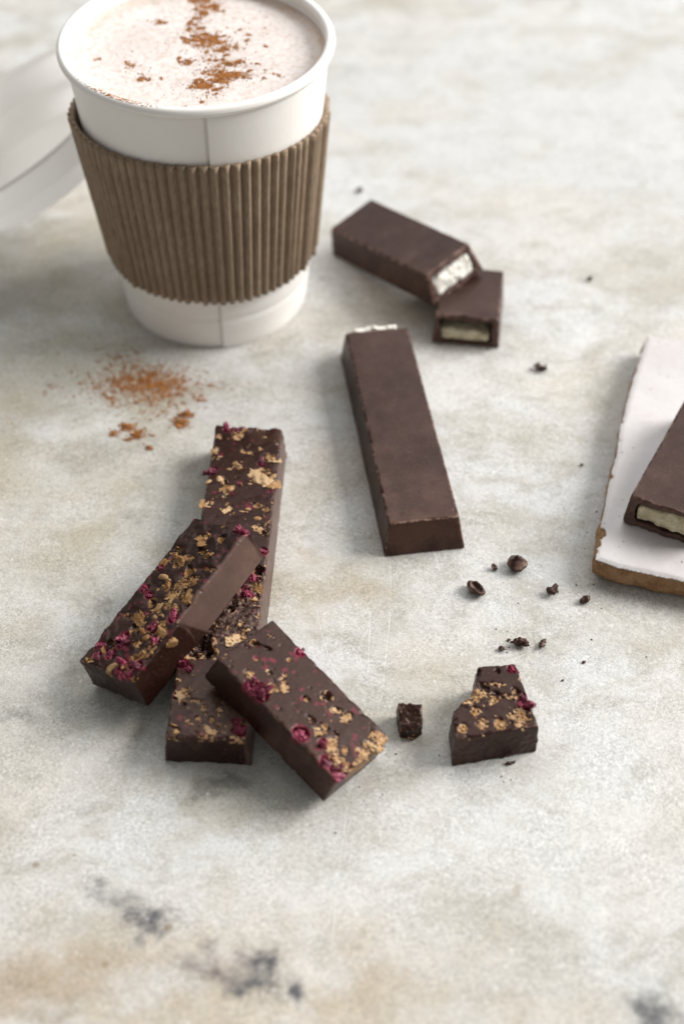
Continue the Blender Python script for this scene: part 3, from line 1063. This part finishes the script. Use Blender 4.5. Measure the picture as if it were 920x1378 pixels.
o2 = [(7.2, 1.8, 2.4), (6.1, 3.8, 1.6), (13.3, 3.8, 2.7), (-4.3, -4.6, 3.3), (24.0, 0.8, 3.0), (15.2, 1.2, 2.0)]
p2 = [(19, -4.8, 3.2, 1.3, 20), (12.5, -0.8, 2.6, 1.8, 60), (22.6, 1.2, 2.2), (3.5, -2.2, 2.2, 1.5, 20), (-8, 1.5, 2.4, 1.6, 40), (-15, 0, 1.8, 2, 70), (-20, 3.5, 1.6, 2.0, 20), (8, 5.8, 1.6), (19.6, 5.2, 2.2),
      (-13, -6.5, 2.0, 1.6, 0), (1, 8.2, 1.5, 1.8)]
_R2 = np.array(Euler([math.radians(a) for a in (18.08, 10.19, -122.85)]).to_matrix())
_R1 = np.array(Euler((0, 0, math.radians(-93.02))).to_matrix())


def below(planes_fn, R_other, t_other, R_self, t_self, gap=0.12):
    """cut whatever another solid occupies, so that the piece bears on it"""
    def f(P, d):
        w = P @ R_self.T + np.array(t_self)
        q = (w - np.array(t_other)) @ R_other
        e = rounded(planes_fn(q), 0.4)
        return np.maximum(d, -(e - gap))
    return f


_r1pl = bar_planes(108.5, 19.3, 21.4, R1H)
_r2cut = below(_r1pl, _R1, (-29.81, 247.18, 0), _R2, (-41.2, 232.0, 8.79))


def r2_extra(P, d):
    x, y, z = P.T
    # smooth moulded side as far as a curved step, a rougher upright break beyond it
    line = 7.0 - 0.5 * (R2H - z) + 0.05 * (R2H - z) ** 2
    smooth = y - (9.35 + 0.12 * (R2H - z))
    rough = y - (10.75 + 0.16 * fbm(P, 0.3, 3, 501) - 0.035 * (x - 7) - 0.03 * (z - 4) - 0.03 * np.abs(z - 5) ** 1.5)
    w = sstep(line - 0.25, line + 0.25, x)
    d = np.maximum(d, smooth * (1 - w) + rough * w)
    # curved gouge on the broken side
    g = np.sqrt((x - (19.0 + 0.10 * (z - 5) ** 2 - 0.5 * (z - 5))) ** 2 + (y - 10.8) ** 2) - 0.55
    d = np.maximum(d, np.where((z > 2.8) & (z < 7.5), -g, -9))
    d = np.maximum(d, -x - (24.2 + 0.05 * y + 0.5 * fbm(P, 0.4, 3, 503)))
    return _r2cut(P, d)


def r2_tint(P, t):
    lit_side = sstep(8.0, 8.9, P[:, 1]) * sstep(7.0, 6.0, P[:, 0] + 0.5 * (R2H - P[:, 2])) * sstep(-24, -22.8, P[:, 0])  # paler tint stands in for light falling on the smooth right side
    t[:, 2] = np.maximum(t[:, 2], lit_side * (0.30 + 0.06 * fbm(P, 0.3, 3, 510)))
    side = sstep(8.2, 8.9, P[:, 1]) * sstep(R2H - 0.7, R2H - 1.4, P[:, 2])
    t[:, 0] *= 1 - side
    t[:, 1] *= 1 - side
    return t


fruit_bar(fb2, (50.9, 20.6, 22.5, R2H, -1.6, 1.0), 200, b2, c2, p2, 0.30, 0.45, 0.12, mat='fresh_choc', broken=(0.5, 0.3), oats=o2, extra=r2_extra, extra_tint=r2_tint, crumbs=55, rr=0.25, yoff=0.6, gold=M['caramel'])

# piece leaning at the front
R3H = 9.9
fb3 = thing('fruit_bar_piece', 'smooth topped bar piece with raspberry clusters, resting its end on the long bar', 'chocolate piece', (-12.09, 201.44, 6.94), (-9.22, 14.82, -44.11), 'raspberry and biscuit chocolate pieces')
b3 = [(-10.6, -7.4, 2.4), (-8.7, -6.8, 2.7), (-6.6, -8.0, 2.7), (-8.9, -8.6, 2.2), (-10.6, -8.9, 2.0), (-7.2, -6.2, 2.0), (6.4, -7.4, 3.6), (15.6, -7.6, 3.2), (19.9, -7.8, 3.2), (18.0, -7.8, 2.3), (-9.8, 8.6, 2.4), (11.7, -5.0, 2.2)]
c3 = [(-12.7, -6.2, 2.2), (-4.6, -2.2, 2.0), (14.3, -4.1, 3.0), (17.2, -5.4, 2.4), (18.9, 4.1, 2.6), (18.8, 7.5, 2.6), (8.6, -3.6, 2.4), (19.4, 0.8, 2.2), (6.6, 3.6, 2.0), (10.4, 4.0, 2.0), (16, -2.2, 1.8), (12.6, -2.8, 1.9)]
p3 = [(-18.6, 0.9, 1.5, 2.2, 30, 1.2), (-15.6, 2.6, 1.2, 2.4, 30, 1.2), (-6.6, -4.4, 2.2, 1.4, 60), (3.1, 5.1, 2.7), (0.5, 0.4, 1.5, 1.4), (9.9, 5.4, 1.7, 1.6, 50),
      (-9.7, 4.7, 1.0), (-5.6, -1.0, 1.2), (5.4, -2.6, 1.3, 2.5, 5), (8.6, -1.4, 1.3, 2.8, 10, 1.2), (11.6, -0.6, 1.2, 2, 10), (-7.4, 0.8, 0.8), (-1.3, -6.8, 0.7), (-1.0, 3.2, 0.8), (20, -4.4, 2.0), (7.4, 4.6, 1.5, 1.8, 40)]
_R3 = np.array(Euler([math.radians(a) for a in (-9.22, 14.82, -44.11)]).to_matrix())
_r3cut = below(_r1pl, _R1, (-29.81, 247.18, 0), _R3, (-12.09, 201.44, 6.94))


def r3_extra(P, d):
    x, y, z = P.T
    # crumbly biscuit break at the right front end
    n = fbm(P, 0.6, 4, 601, 0.65)
    end = x - (20.6 - 0.05 * (y - 2) + 0.9 * n + 0.2 * (R3H - z))
    return _r3cut(P, np.maximum(d, end * 0.9))


def r3_tint(P, t):
    x, y, z = P.T
    n = fbm(P, 0.5, 3, 602)
    e = sstep(18.6, 20.2, x + 1.6 * n) * sstep(1.5, 4.5, z) * sstep(-8, -2, y)
    e2 = sstep(17.0, 20.0, x + 2.5 * n) * sstep(1.0, 5.0, y) * sstep(R3H - 2.5, R3H - 1, z)
    spk = sstep(-0.35, 0.2, fbm(P, 1.5, 3, 603, 0.7))
    t[:, 0] = np.maximum(t[:, 0], np.maximum(e, e2) * spk)
    t[:, 2] *= 0.6
    return t


fruit_bar(fb3, (41.2, 19.4, 20.3, R3H, 1.45, 0), 300, b3, c3, p3, 0.30, 0.04, 0.04, broken=(0, 0.0), extra=r3_extra, extra_tint=r3_tint, crumbs=35)


# ------------------------------------------------------------------ polygon prisms
def poly_sdf(P, poly):
    x, y = P[:, 0], P[:, 1]
    d = np.full(len(P), 1e9, np.float32)
    s = np.ones(len(P), np.float32)
    n = len(poly)
    for i in range(n):
        ax, ay = poly[i]
        bx, by = poly[i - 1]
        ex, ey = bx - ax, by - ay
        wx, wy = x - ax, y - ay
        t = np.clip((wx * ex + wy * ey) / (ex * ex + ey * ey), 0, 1)
        d = np.minimum(d, (wx - ex * t) ** 2 + (wy - ey * t) ** 2)
        c1, c2, c3 = y >= ay, y < by, ex * wy > ey * wx
        fl = (c1 & c2 & c3) | (~c1 & ~c2 & ~c3)
        s = np.where(fl, -s, s)
    return s * np.sqrt(d)


# broken lump standing alone at the right
SH = 10.6
lumpo = thing('broken_chunk', 'broken brown chunk of fruit chocolate standing alone on the marble, notch in its side', 'chocolate piece', (37, 203, 0), (0, 0, -95), 'raspberry and biscuit chocolate pieces')
spoly = [(-11.3, -4.2), (-13.2, 5.2), (5.2, 10.8), (10.9, -8.8), (2.7, -9.7), (-1.5, -6.4), (-4.0, -4.6)]
sb = [(-11.4, 4.3, 2.2), (-2.6, 7.2, 2.4), (-0.6, 8.2, 2.6), (-1.2, 6.6, 1.8)]
scu = [(-3.0, -3.0, 2.6), (-1.2, -0.6, 2.2), (4.6, 6.6, 2.6), (1.2, 6.0, 2.2), (5.6, -2.6, 2.4), (2.2, -4.2, 2.0), (7.6, -7.2, 2.2), (5.4, 1.8, 2.0), (3.0, 4.4, 2.0)]
sp = [(-10.3, 0.7, 1.5, 1.4), (-5.0, -2.4, 1.9, 1.8, 50), (-3.6, 0.4, 1.4, 2.2, 60), (2.8, 7.2, 1.4, 2.4, 60), (-4.6, 5.2, 2.0, 1.5, 45), (6.6, 0.6, 0.8), (5.8, -1.6, 0.8), (6.4, -3.4, 0.7), (5.0, -3.0, 0.7), (5.0, 4.2, 0.9), (-9.5, -4.4, 1.8, 1.6)]


def s_mesh():
    def planes(P):
        t = P[:, 2] / SH
        return [poly_sdf(P, spoly) - 0.7 * (1 - t), P[:, 2] - SH, -P[:, 2]]

    def bm(P):
        n = fbm(P, 0.3, 4, 41, 0.6)
        b = spots(P, scu, 1.6)
        return np.maximum(sstep(-0.1, 0.4, b + 0.6 * n), sstep(0.3, 0.5, n))

    def det(P, d):
        tw = sstep(SH - 3, SH - 0.6, P[:, 2])
        d = d + 0.28 * fbm(P, 0.22, 3, 42)
        d = d + (1 - tw) * 0.25 * fbm(P, 0.8, 3, 47)
        d = d + tw * bm(P) * (0.25 + 0.8 * fbm(P, 1.0, 3, 43, 0.65))
        # the rough break facing the notch
        nt = sstep(3.0, 0.5, np.hypot(P[:, 0] + 1.5, P[:, 1] + 6.2) - 2)
        d = d + nt * 0.7 * fbm(P, 0.7, 3, 44, 0.6)
        d = edge_chips(P, planes(P), d, 0.9, 45)
        d = pit_cut(P, d, sp + [(x, y, s * 1.15, 1, 0, 0.8) for x, y, s in sb], SH, 46)
        q = P - np.array([11.6, -6.4, 2.8], np.float32)
        return np.maximum(d, 0.75 - np.linalg.norm(q, axis=1))

    V, F = grid_mesh(lambda P: rounded(planes(P), 0.4), det, (-15, -11.5, -0.4), (13, 13, SH + 1), 0.27, 4)
    V[:, 2] = np.maximum(V[:, 2], 0)
    Pv = V.astype(np.float32)
    tz = sstep(SH - 2.4, SH - 1.0, Pv[:, 2])
    spk = fbm(Pv, 1.5, 3, 48, 0.65)
    B = bm(Pv) * tz * sstep(-0.4, 0.2, spk)
    nt = sstep(2.5, 0.5, np.hypot(Pv[:, 0] + 2.0, Pv[:, 1] + 6.2) - 1.5) * sstep(3.5, 7, Pv[:, 2])
    B = np.maximum(B, nt * sstep(-0.4, 0.2, spk) * 0.9)
    G = tz * sstep(0.05, 0.5, spots(Pv, sb, 1.5) + .3 * spk) * 0.7
    E = edge_tint(Pv, planes(Pv), 49) * 0.7
    E = np.maximum(E, 0.6 * (1 - tz) * sstep(0.45, 0.65, fbm(Pv, 0.6, 4, 50, 0.7)))
    return V, F, np.stack([B, G, E], 1)


V, F, tn = s_mesh()
link('chocolate', new_mesh('chocolate', V, F, M['fruit_choc'], tint=tn), lumpo)
scatter_parts(lumpo, sb, scu, SH, 51, sink=0.28)
r_ = np.random.default_rng(52)
crumb_stuff(lumpo, 'biscuit_crumbs', M['biscuit'], [(r_.normal(c[0], 1.4), r_.normal(c[1], 1.2), r_.uniform(.4, .9)) for c in scu for _ in range(4)], SH - 0.15, 53)

# small shard beside it
TH = 6.2


def shard():
    poly = [(-3.2, -3.3), (-3.4, 2.8), (1.2, 3.2), (3.3, 1.2), (3.0, -1.8)]

    def planes(P):
        return [poly_sdf(P, poly) - 0.3 * (1 - P[:, 2] / TH), P[:, 2] - (TH - 0.14 * (P[:, 0] + 3) * 2.2), -P[:, 2]]

    def det(P, d):
        d = d + 0.55 * fbm(P, 0.4, 4, 71, 0.6)
        return edge_chips(P, planes(P), d, 0.6, 72)
    V, F = grid_mesh(lambda P: rounded(planes(P), 0.3), det, (-5, -5, -0.4), (5, 5, TH + 1), 0.22, 3)
    V[:, 2] = np.maximum(V[:, 2], 0)
    Pv = V.astype(np.float32)
    B = sstep(0.28, 0.5, fbm(Pv, 0.4, 4, 73, 0.65)) * sstep(0, 2, Pv[:, 0]) * 0.8
    E = edge_tint(Pv, planes(Pv), 74, cover=0.0) * 0.8
    E = np.maximum(E, 0.6 * sstep(0.35, 0.5, fbm(Pv, 1.0, 3, 75, 0.7)))
    return V, F, np.stack([B, 0 * B, E], 1)


V, F, tn = shard()
tag(link('chocolate_shard', new_mesh('chocolate_shard', V, F, M['fruit_choc'], tint=tn), None, (16.6, 203.4, 0), (0, 0, -97)),
    'small dark chocolate shard between the leaning front piece and the broken chunk', 'chocolate piece')


# ------------------------------------------------------------------ cream filled bars
def filled_bar(root, dims, seed, cut, cavity, fill, mat='milk_choc', h=0.32, cream='cream', chips=0.55, wall=1.5, holes=(), tint_scale=1.0, bloom=True):
    """cut(P)->signed distance of the broken end (positive = removed) or None; cavity(P)->negative inside the hollow; fill likewise"""
    L, Wt, Wb, H, d0, d1 = dims
    fp = bar_planes(*dims)

    def base(P):
        return rounded(fp(P), 0.55)

    def det(P, d):
        d = d + 0.09 * fbm(P, 0.14, 2, seed) + 0.03 * fbm(P, 0.9, 2, seed + 1)
        d = edge_chips(P, fp(P), d, chips * 0.6, seed + 2)
        if cut is not None:
            d = np.maximum(d, cut(P))
        if cavity is not None:
            d = np.maximum(d, -cavity(P))
        for (x, y, z, r) in holes:
            d = np.maximum(d, (r - np.linalg.norm(P - np.array([x, y, z], np.float32), axis=1)))
        return d

    lo = (-L / 2 - max(d0, 0) - 1, -max(Wt, Wb) / 2 - 1, -0.4)
    hi = (L / 2 + max(d1, 0) + 1, max(Wt, Wb) / 2 + 1, H + 0.8)
    V, F = grid_mesh(base, det, lo, hi, h, 6.5)
    V[:, 2] = np.maximum(V[:, 2], 0)
    Pv = V.astype(np.float32)
    E = edge_tint(Pv, fp(Pv), seed + 5, 0.55, 0.02) * 0.95 * tint_scale
    if cut is not None:
        c = cut(Pv)
        rim = sstep(-0.7, -0.1, c)
        E = np.maximum(E, rim * 0.45 * (0.5 + 0.5 * fbm(Pv, 0.8, 3, seed + 6)))
    link('chocolate_shell', new_mesh('chocolate_shell', V, F, M[mat], tint=np.stack([0 * E, 0 * E, E], 1)), root)
    if fill is not None:
        fb, flo, fhi = fill
        V, F = grid_mesh(fb, None, flo, fhi, 0.25)
        link('cream_filling', new_mesh('cream_filling', V, F, M[cream]), root)


GR = 'cream filled chocolate pieces'

# whole bar in the middle
barC = thing('filled_bar', 'long smooth chocolate bar with white cream showing at its far end', 'chocolate bar', (16.6, 305.6, 0), (0, 0, -81.8), GR)
dC = (82.4, 19.7, 22.9, 10.2, 1.6, 3.2)


def cutC(P):
    x, y, z = P.T
    return (-x - (40.6 + 0.5 * fbm(P, 0.4, 3, 803) + 0.06 * (10.2 - z)))


def cavC(P):
    x, y, z = P.T
    return rounded([y - 7.6, -y - 7.6, z - 8.6, 1.6 - z, x + 32], 1.0)


def fillC(P):
    x, y, z = P.T
    n = fbm(P, 0.32, 3, 801)
    d = rounded([y - 6.8 - 0.6 * n, -y - 7.0 - 0.6 * n, z - (9.9 + 1.2 * n), 2.0 - z, x + 33, -x - (43.6 + 2.0 * n)], 1.0)
    d = d + 0.28 * fbm(P, 1.1, 3, 802)
    return np.maximum(d, np.where(x > -41.4, z - 8.5, -9.0))


filled_bar(barC, dC, 800, cutC, cavC, (fillC, (-47, -9, 1), (-31, 9, 12.5)), holes=tuple((hx, -9.95 - 0.02 * hz, 10.25, hz * 0.1) for hx, hz in ((-22, 5), (-8, 6), (-3.5, 4), (5, 5), (8.5, 7), (14, 4), (19.5, 6), (25, 5), (29, 8), (34, 5), (39, 6))) + ((38.6, 9.2, 10.4, 0.8), (37.8, 9.9, 10.2, 0.5), (43.0, -10.6, 1.6, 0.45)))

# half bar at the back, propped on the short end
barA = thing('filled_bar_piece', 'half bar propped up on a shorter stub, white cream on its slanted cut end', 'chocolate piece', (20.85, 386.2, 6.4), (10.4, -9.8, -50.3), GR)
dA = (48.6, 19.0, 22.6, 10.6, 1.0, 2.6)


def cutA(P):
    x, y, z = P.T
    return (x - (24.3 + 2.4 * (1 - z / 10.6) + 0.55 * fbm(P, 0.35, 3, 811) + 0.30 * fbm(P, 1.1, 3, 815))) * 0.9


def cavA(P):
    x, y, z = P.T
    n = 0.9 * fbm(P, 0.35, 3, 812)
    return rounded([y - 8.1 - n, -y - 8.3 - n, z - 8.7 - n, 1.5 - z, 17 - x], 1.2)


def fillA(P):
    x, y, z = P.T
    n = fbm(P, 0.4, 3, 813)
    d = rounded([y - 7.8, -y - 8.0, z - (7.7 + 0.6 * n + 0.06 * y), 1.6 - z, 17.5 - x, x - (24.3 + 2.3 * (1 - z / 10.6) + 0.45 * n)], 0.9)
    return d + 0.34 * fbm(P, 0.7, 4, 814, 0.5)


filled_bar(barA, dA, 810, cutA, cavA, (fillA, (16, -10, 0.5), (29, 10, 10.5)))

# short stub below it
barB = thing('filled_bar_piece', 'short stub of filled chocolate beneath the propped half bar, cream at the front', 'chocolate piece', (41.2, 363.9, 0), (0, 0, -97.8), GR)
dB = (25.9, 19.8, 21.6, 10.8, 0, 1.2)


def cutB(P):
    x, y, z = P.T
    return (x - (12.9 + 0.6 * (1 - z / 10.8) + 0.9 * fbm(P, 0.22, 3, 821) + 0.35 * fbm(P, 1.0, 3, 825) - 0.9 * np.exp(-((y + 1) / 4.0) ** 2) * sstep(6, 10, z))) * 0.95


def cavB(P):
    x, y, z = P.T
    n = 1.1 * fbm(P, 0.35, 3, 822)
    return rounded([y - 7.9 - n, -y - 8.6 - n, z - 9.2 - n, 1.5 - z, 4 - x], 1.0)


def fillB(P):
    x, y, z = P.T
    n = fbm(P, 0.4, 3, 823)
    d = rounded([y - 7.4, -y - 8.2, z - (5.4 + 0.7 * n - 0.03 * y), 1.6 - z, 4.5 - x, x - (12.9 + 0.5 * n)], 0.8)
    return d + 0.5 * fbm(P, 0.8, 4, 824, 0.6)


_RB = np.array(Euler((0, 0, math.radians(-97.8))).to_matrix())
_RA = np.array(Euler([math.radians(a) for a in (10.4, -9.8, -50.3)]).to_matrix())
_bcut = below(bar_planes(*dA), _RA, (20.85, 386.2, 6.4), _RB, (41.2, 363.9, 0), 0.1)
_cB = cutB


def cutB2(P):
    return _bcut(P, _cB(P))


filled_bar(barB, dB, 820, cutB2, cavB, (fillB, (3.5, -10, 0.5), (15, 10, 8)), cream='cream_yellow')


# ------------------------------------------------------------------ broken tile at the right
TT = 8.0
tile = thing('ceramic_tile', 'broken white glazed tile with rough brown clay edge under a chocolate piece', 'tile', (95, 290, 0))
tp = [(95.3, 346.8), (91.5, 335.5), (88.1, 326.4), (84.4, 314.5), (81.2, 304.7), (79.6, 297.5), (78.7, 293.6), (77.6, 290.5), (74.3, 279.4), (71.4, 268.2), (69.6, 262.0), (68.0, 255.6), (67.6, 252.3),
      (73.5, 249.2), (90.7, 244.2), (120, 236), (158, 226.5), (164, 228), (196, 326), (188, 331)]
tpl = [(x - 95, y - 290) for x, y in tp]
pts_ = np.array(tpl)
GT = 0.75


def tile_edge(P):
    return poly_sdf(P, tpl) + 0.22 * fbm(P, 0.35, 3, 901) + 0.12 * fbm(P, 1.2, 2, 902)


chipc = [(-25.4, -27.6, 2.4), (-26.6, -31.5, 2.0), (-24.0, -20.5, 1.0), (-16.6, 3.2, 1.2), (-26.9, -34.4, 1.2), (-4.8, 44.5, 1.4), (-13.0, 17.0, 0.8), (-18.6, -6, 0.8)]


def chip(P):
    m = np.full(len(P), 9.0, np.float32)
    for x, y, r in chipc:
        m = np.minimum(m, np.sqrt((P[:, 0] - x) ** 2 + (P[:, 1] - y) ** 2 + ((P[:, 2] - TT) * 1.4) ** 2) - r)
    return m + 0.5 * fbm(P, 0.9, 3, 903)


def clay_base(P):
    z = P[:, 2]
    e = tile_edge(P)
    e = e + 0.95 - 0.9 * sstep(0, 5, z) * (1 - sstep(4.0, 6.5, z)) + 0.9 * fbm(P, 0.22, 4, 904, 0.6) * (1 - sstep(4.5, 6.5, z)) + 0.25 * sstep(5.5, 7, z) + 1.2 * sstep(2.0, 0.0, z)
    d = rounded([e, z - (TT - GT), -z - 0.0], 0.25)
    return np.maximum(d, -chip(P) * 0.8 - 0.5)


def glaze_base(P):
    z = P[:, 2]
    e = tile_edge(P)
    top = TT - 0.5 * sstep(-2.2, 0.0, e)
    d = rounded([e, z - top, (TT - GT) - z], 0.22)
    return np.maximum(d, -chip(P))


lo_, hi_ = (pts_[:, 0].min() - 1.5, pts_[:, 1].min() - 2, -0.4), (pts_[:, 0].max() + 1.5, pts_[:, 1].max() + 1.5, TT + 0.5)
V, F = grid_mesh(clay_base, None, lo_, hi_, 0.62)
V[:, 2] = np.maximum(V[:, 2], 0)
link('clay_body', new_mesh('clay_body', V, F, M['clay']), tile)
V, F = grid_mesh(glaze_base, None, (lo_[0], lo_[1], TT - GT - 0.4), hi_, 0.36)
Pv = V.astype(np.float32)
ed = sstep(-0.5, 0.05, tile_edge(Pv)) * sstep(0.0, 0.35, fbm(Pv, 0.5, 4, 905, 0.7))
ed = np.maximum(ed, sstep(0.35, 0.1, chip(Pv)))
link('glaze', new_mesh('glaze', V, F, M['glaze'], tint=np.stack([ed, 0 * ed, 0 * ed], 1)), tile)

# piece on the tile
DL = 46
barD = thing('filled_bar_piece', 'chocolate piece with pale cream core lying on the white tile', 'chocolate piece', (97.6, 281.6, TT + 0.05), (0, 0, -118.5), GR)
dD = (DL, 19.7, 21.6, 10.6, 1.2, 0.8)


def cutD(P):
    x, y, z = P.T
    return (x - (DL / 2 - 0.2 + 0.8 * fbm(P, 0.3, 3, 831) + 0.30 * fbm(P, 1.0, 3, 835) + 0.4 * (1 - z / 10.6))) * 0.97


def cavD(P):
    x, y, z = P.T
    n = 0.6 * fbm(P, 0.3, 2, 832)
    return rounded([y - 8.2 - n, -y - 8.0 - n, z - 8.8 - n - 0.05 * y, 1.7 - z, 13 - x], 1.4)


def fillD(P):
    x, y, z = P.T
    n = fbm(P, 0.35, 3, 833)
    d = rounded([y - 7.9, -y - 7.7, z - (7.6 + 0.5 * n + 0.1 * y), 1.8 - z, 13.5 - x, x - (DL / 2 - 0.6 + 0.7 * n - 0.12 * np.abs(z - 4))], 1.0)
    return d + 0.45 * fbm(P, 0.8, 4, 834, 0.6)


filled_bar(barD, dD, 830, cutD, cavD, (fillD, (12.5, -10, 0.8), (24.5, 10, 10.5)), cream='cream_yellow')


# ------------------------------------------------------------------ crumbs on the table
def crumb(seed, size, axes=(1, 0.85, 0.7), amp=0.25, freq=2.6, hollow=False, kiss=False):
    h = 0.05
    ax = np.array(axes, np.float32) * 0.5

    rr_ = np.random.default_rng(seed)
    nrm = rr_.normal(size=(10, 3)).astype(np.float32)
    nrm /= np.linalg.norm(nrm, axis=1)[:, None]
    off = rr_.uniform(0.65, 1.05, 10).astype(np.float32)

    def base(P):
        d = (np.linalg.norm(P / ax, axis=1) - 1) * ax.min()
        if not hollow and not kiss:
            d = np.maximum(d * 0.8, (((P / ax) @ nrm.T) - off).max(axis=1) * ax.min())
        if kiss:
            z = P[:, 2]
            r = 0.5 * np.clip(1 - np.clip((z - 0.05) / 0.62, 0, 1) ** 0.62, 0, 1) + 0.02
            d = np.where(z > 0.05, np.hypot(P[:, 0], P[:, 1] * 1.05) - r, d)
            d = np.where(z > 0.5, np.maximum(d, z - 0.56), d)
        return d

    def det(P, d):
        d = d + amp * fbm(P, freq, 4, seed, 0.55)
        if hollow:
            q = (P - np.array([0.12, -0.06, 0.30], np.float32)) / (ax * np.array([0.78, 0.62, 0.9], np.float32))
            d = np.maximum(d, -(np.linalg.norm(q, axis=1) - 1) * ax.min())
        return d
    e = 0.8
    V, F = grid_mesh(base, det, (-e, -e, -e), (e, e, e), h, 0.5)
    V = V * size
    V[:, 2] -= V[:, 2].min() + 0.04 * size
    V[:, 2] = np.maximum(V[:, 2], 0)
    Pv = (V / size).astype(np.float32)
    E = 0.12 + 0.7 * sstep(0.0, 0.5, fbm(Pv, 2.2, 3, seed + 3, 0.6))
    if not hollow:
        E *= 0.6
    return V, F, np.stack([0 * E, 0 * E, E], 1)


CG = 'chocolate crumbs scattered on the marble'
crs = [('chocolate_drop', 'round pointed chocolate drop, largest of the scattered bits', (47.8, 256.3), 5.6, dict(axes=(1.0, 0.95, 0.8), amp=0.10, freq=2.2, kiss=True), 0),
       ('cocoa_nib', 'hollow shell shaped cocoa nib lying left of the pointed chocolate drop', (36.2, 247.8), 5.8, dict(axes=(1.05, 0.62, 0.62), amp=0.12, freq=2.4, hollow=True), -48),
       ('chocolate_crumb', 'tiny brown crumb between the cocoa nib and the chocolate drop', (41.7, 256.0), 2.0, dict(axes=(1, .7, .6)), 10),
       ('chocolate_crumb', 'knobbly crumb halfway between the chocolate drop and the tile', (57.0, 247.0), 3.4, dict(axes=(1, .75, .75), amp=.34), 40),
       ('chocolate_crumb', 'oval dark crumb beside the bottom corner of the broken tile', (65.1, 244.2), 3.1, dict(axes=(1, .62, .6), amp=.16), 32),
       ('chocolate_crumb', 'angular crumb just above the top edge of the broken chunk', (46.4, 229.5), 3.2, dict(axes=(1, .7, .7), amp=.3), -15),
       ('chocolate_crumb', 'slim upright crumb above the right corner of the broken chunk', (52.4, 229.3), 2.7, dict(axes=(1, .55, .6), amp=.22), 65),
       ('chocolate_crumb', 'small flat crumb above the left top of the broken chunk', (41.5, 228.1), 2.0, dict(axes=(1, .6, .5), amp=.2), -20),
       ('chocolate_crumb', 'faint tan speck behind the small flat crumb', (43.8, 231.0), 1.1, dict(axes=(1, .8, .6), amp=.2), 0),
       ('chocolate_crumb', 'pin sized dark crumb alone at the right of the broken chunk', (62.7, 223.8), 1.0, dict(axes=(1, .8, .7), amp=.2), 0),
       ('chocolate_crumb', 'dark crumb on the bare marble to the right of the short stub', (61.9, 338.6), 3.2, dict(axes=(1.1, .8, .7), amp=.3), -20),
       ('chocolate_crumb', 'blurred crumb farthest back, alone on the pale marble', (83.3, 384.4), 2.0, dict(axes=(1, .8, .7), amp=.25), 0),
       ('chocolate_crumb', 'blurred tan crumb behind the propped half bar', (6.2, 436.1), 2.4, dict(axes=(1, .8, .6), amp=.25), 30),
       ('chocolate_crumb', 'flat reddish brown flake just in front of the broken chunk', (41.2, 193.0), 1.7, dict(axes=(1.2, .5, .5), amp=.2), 10),
       ('chocolate_crumb', 'tiny crumb left of the tile beside its middle', (70.4, 296), 1.1, dict(axes=(1, .7, .6), amp=.2), 30),
       ('chocolate_crumb', 'tiny dark crumb on the lower right marble below the broken chunk', (56.5, 218), .8, dict(axes=(1, .7, .6), amp=.2), 30)]
for k, (nm, lab, (x, y), s, kw, rz) in enumerate(crs):
    V, F, tn = crumb(700 + k * 5, s, **kw)
    tag(link(nm, new_mesh(nm, V, F, M['fruit_choc'], tint=tn), None, (x, y, 0), (0, 0, rz)), lab, 'crumb' if nm == 'chocolate_crumb' else 'chocolate bit', CG)

# the finest bits of broken chocolate round the crumbs, too small to count
rng = np.random.default_rng(99)
p = np.concatenate([np.c_[rng.normal(x, sx, n), rng.normal(y, sy, n)] for x, y, sx, sy, n in
                    ((46, 229, 5, 3, 26), (50, 250, 9, 5, 22), (38, 190, 9, 2, 24), (14, 193, 6, 5, 20), (-2, 176, 5, 3, 10), (52, 349, 8, 5, 8), (68, 262, 3, 14, 12), (60, 215, 12, 10, 12))])
sz = rng.gamma(2.0, 0.06, len(p)).clip(0.05, 0.32)
V, F = grains(np.c_[p, sz * 0.4], sz, rng)
tag(link('chocolate_dust', new_mesh('chocolate_dust', V, F, M['fruit_choc'], smooth=False)),
    'specks of chocolate dust strewn between the crumbs on the marble', 'crumbs', None, 'stuff')
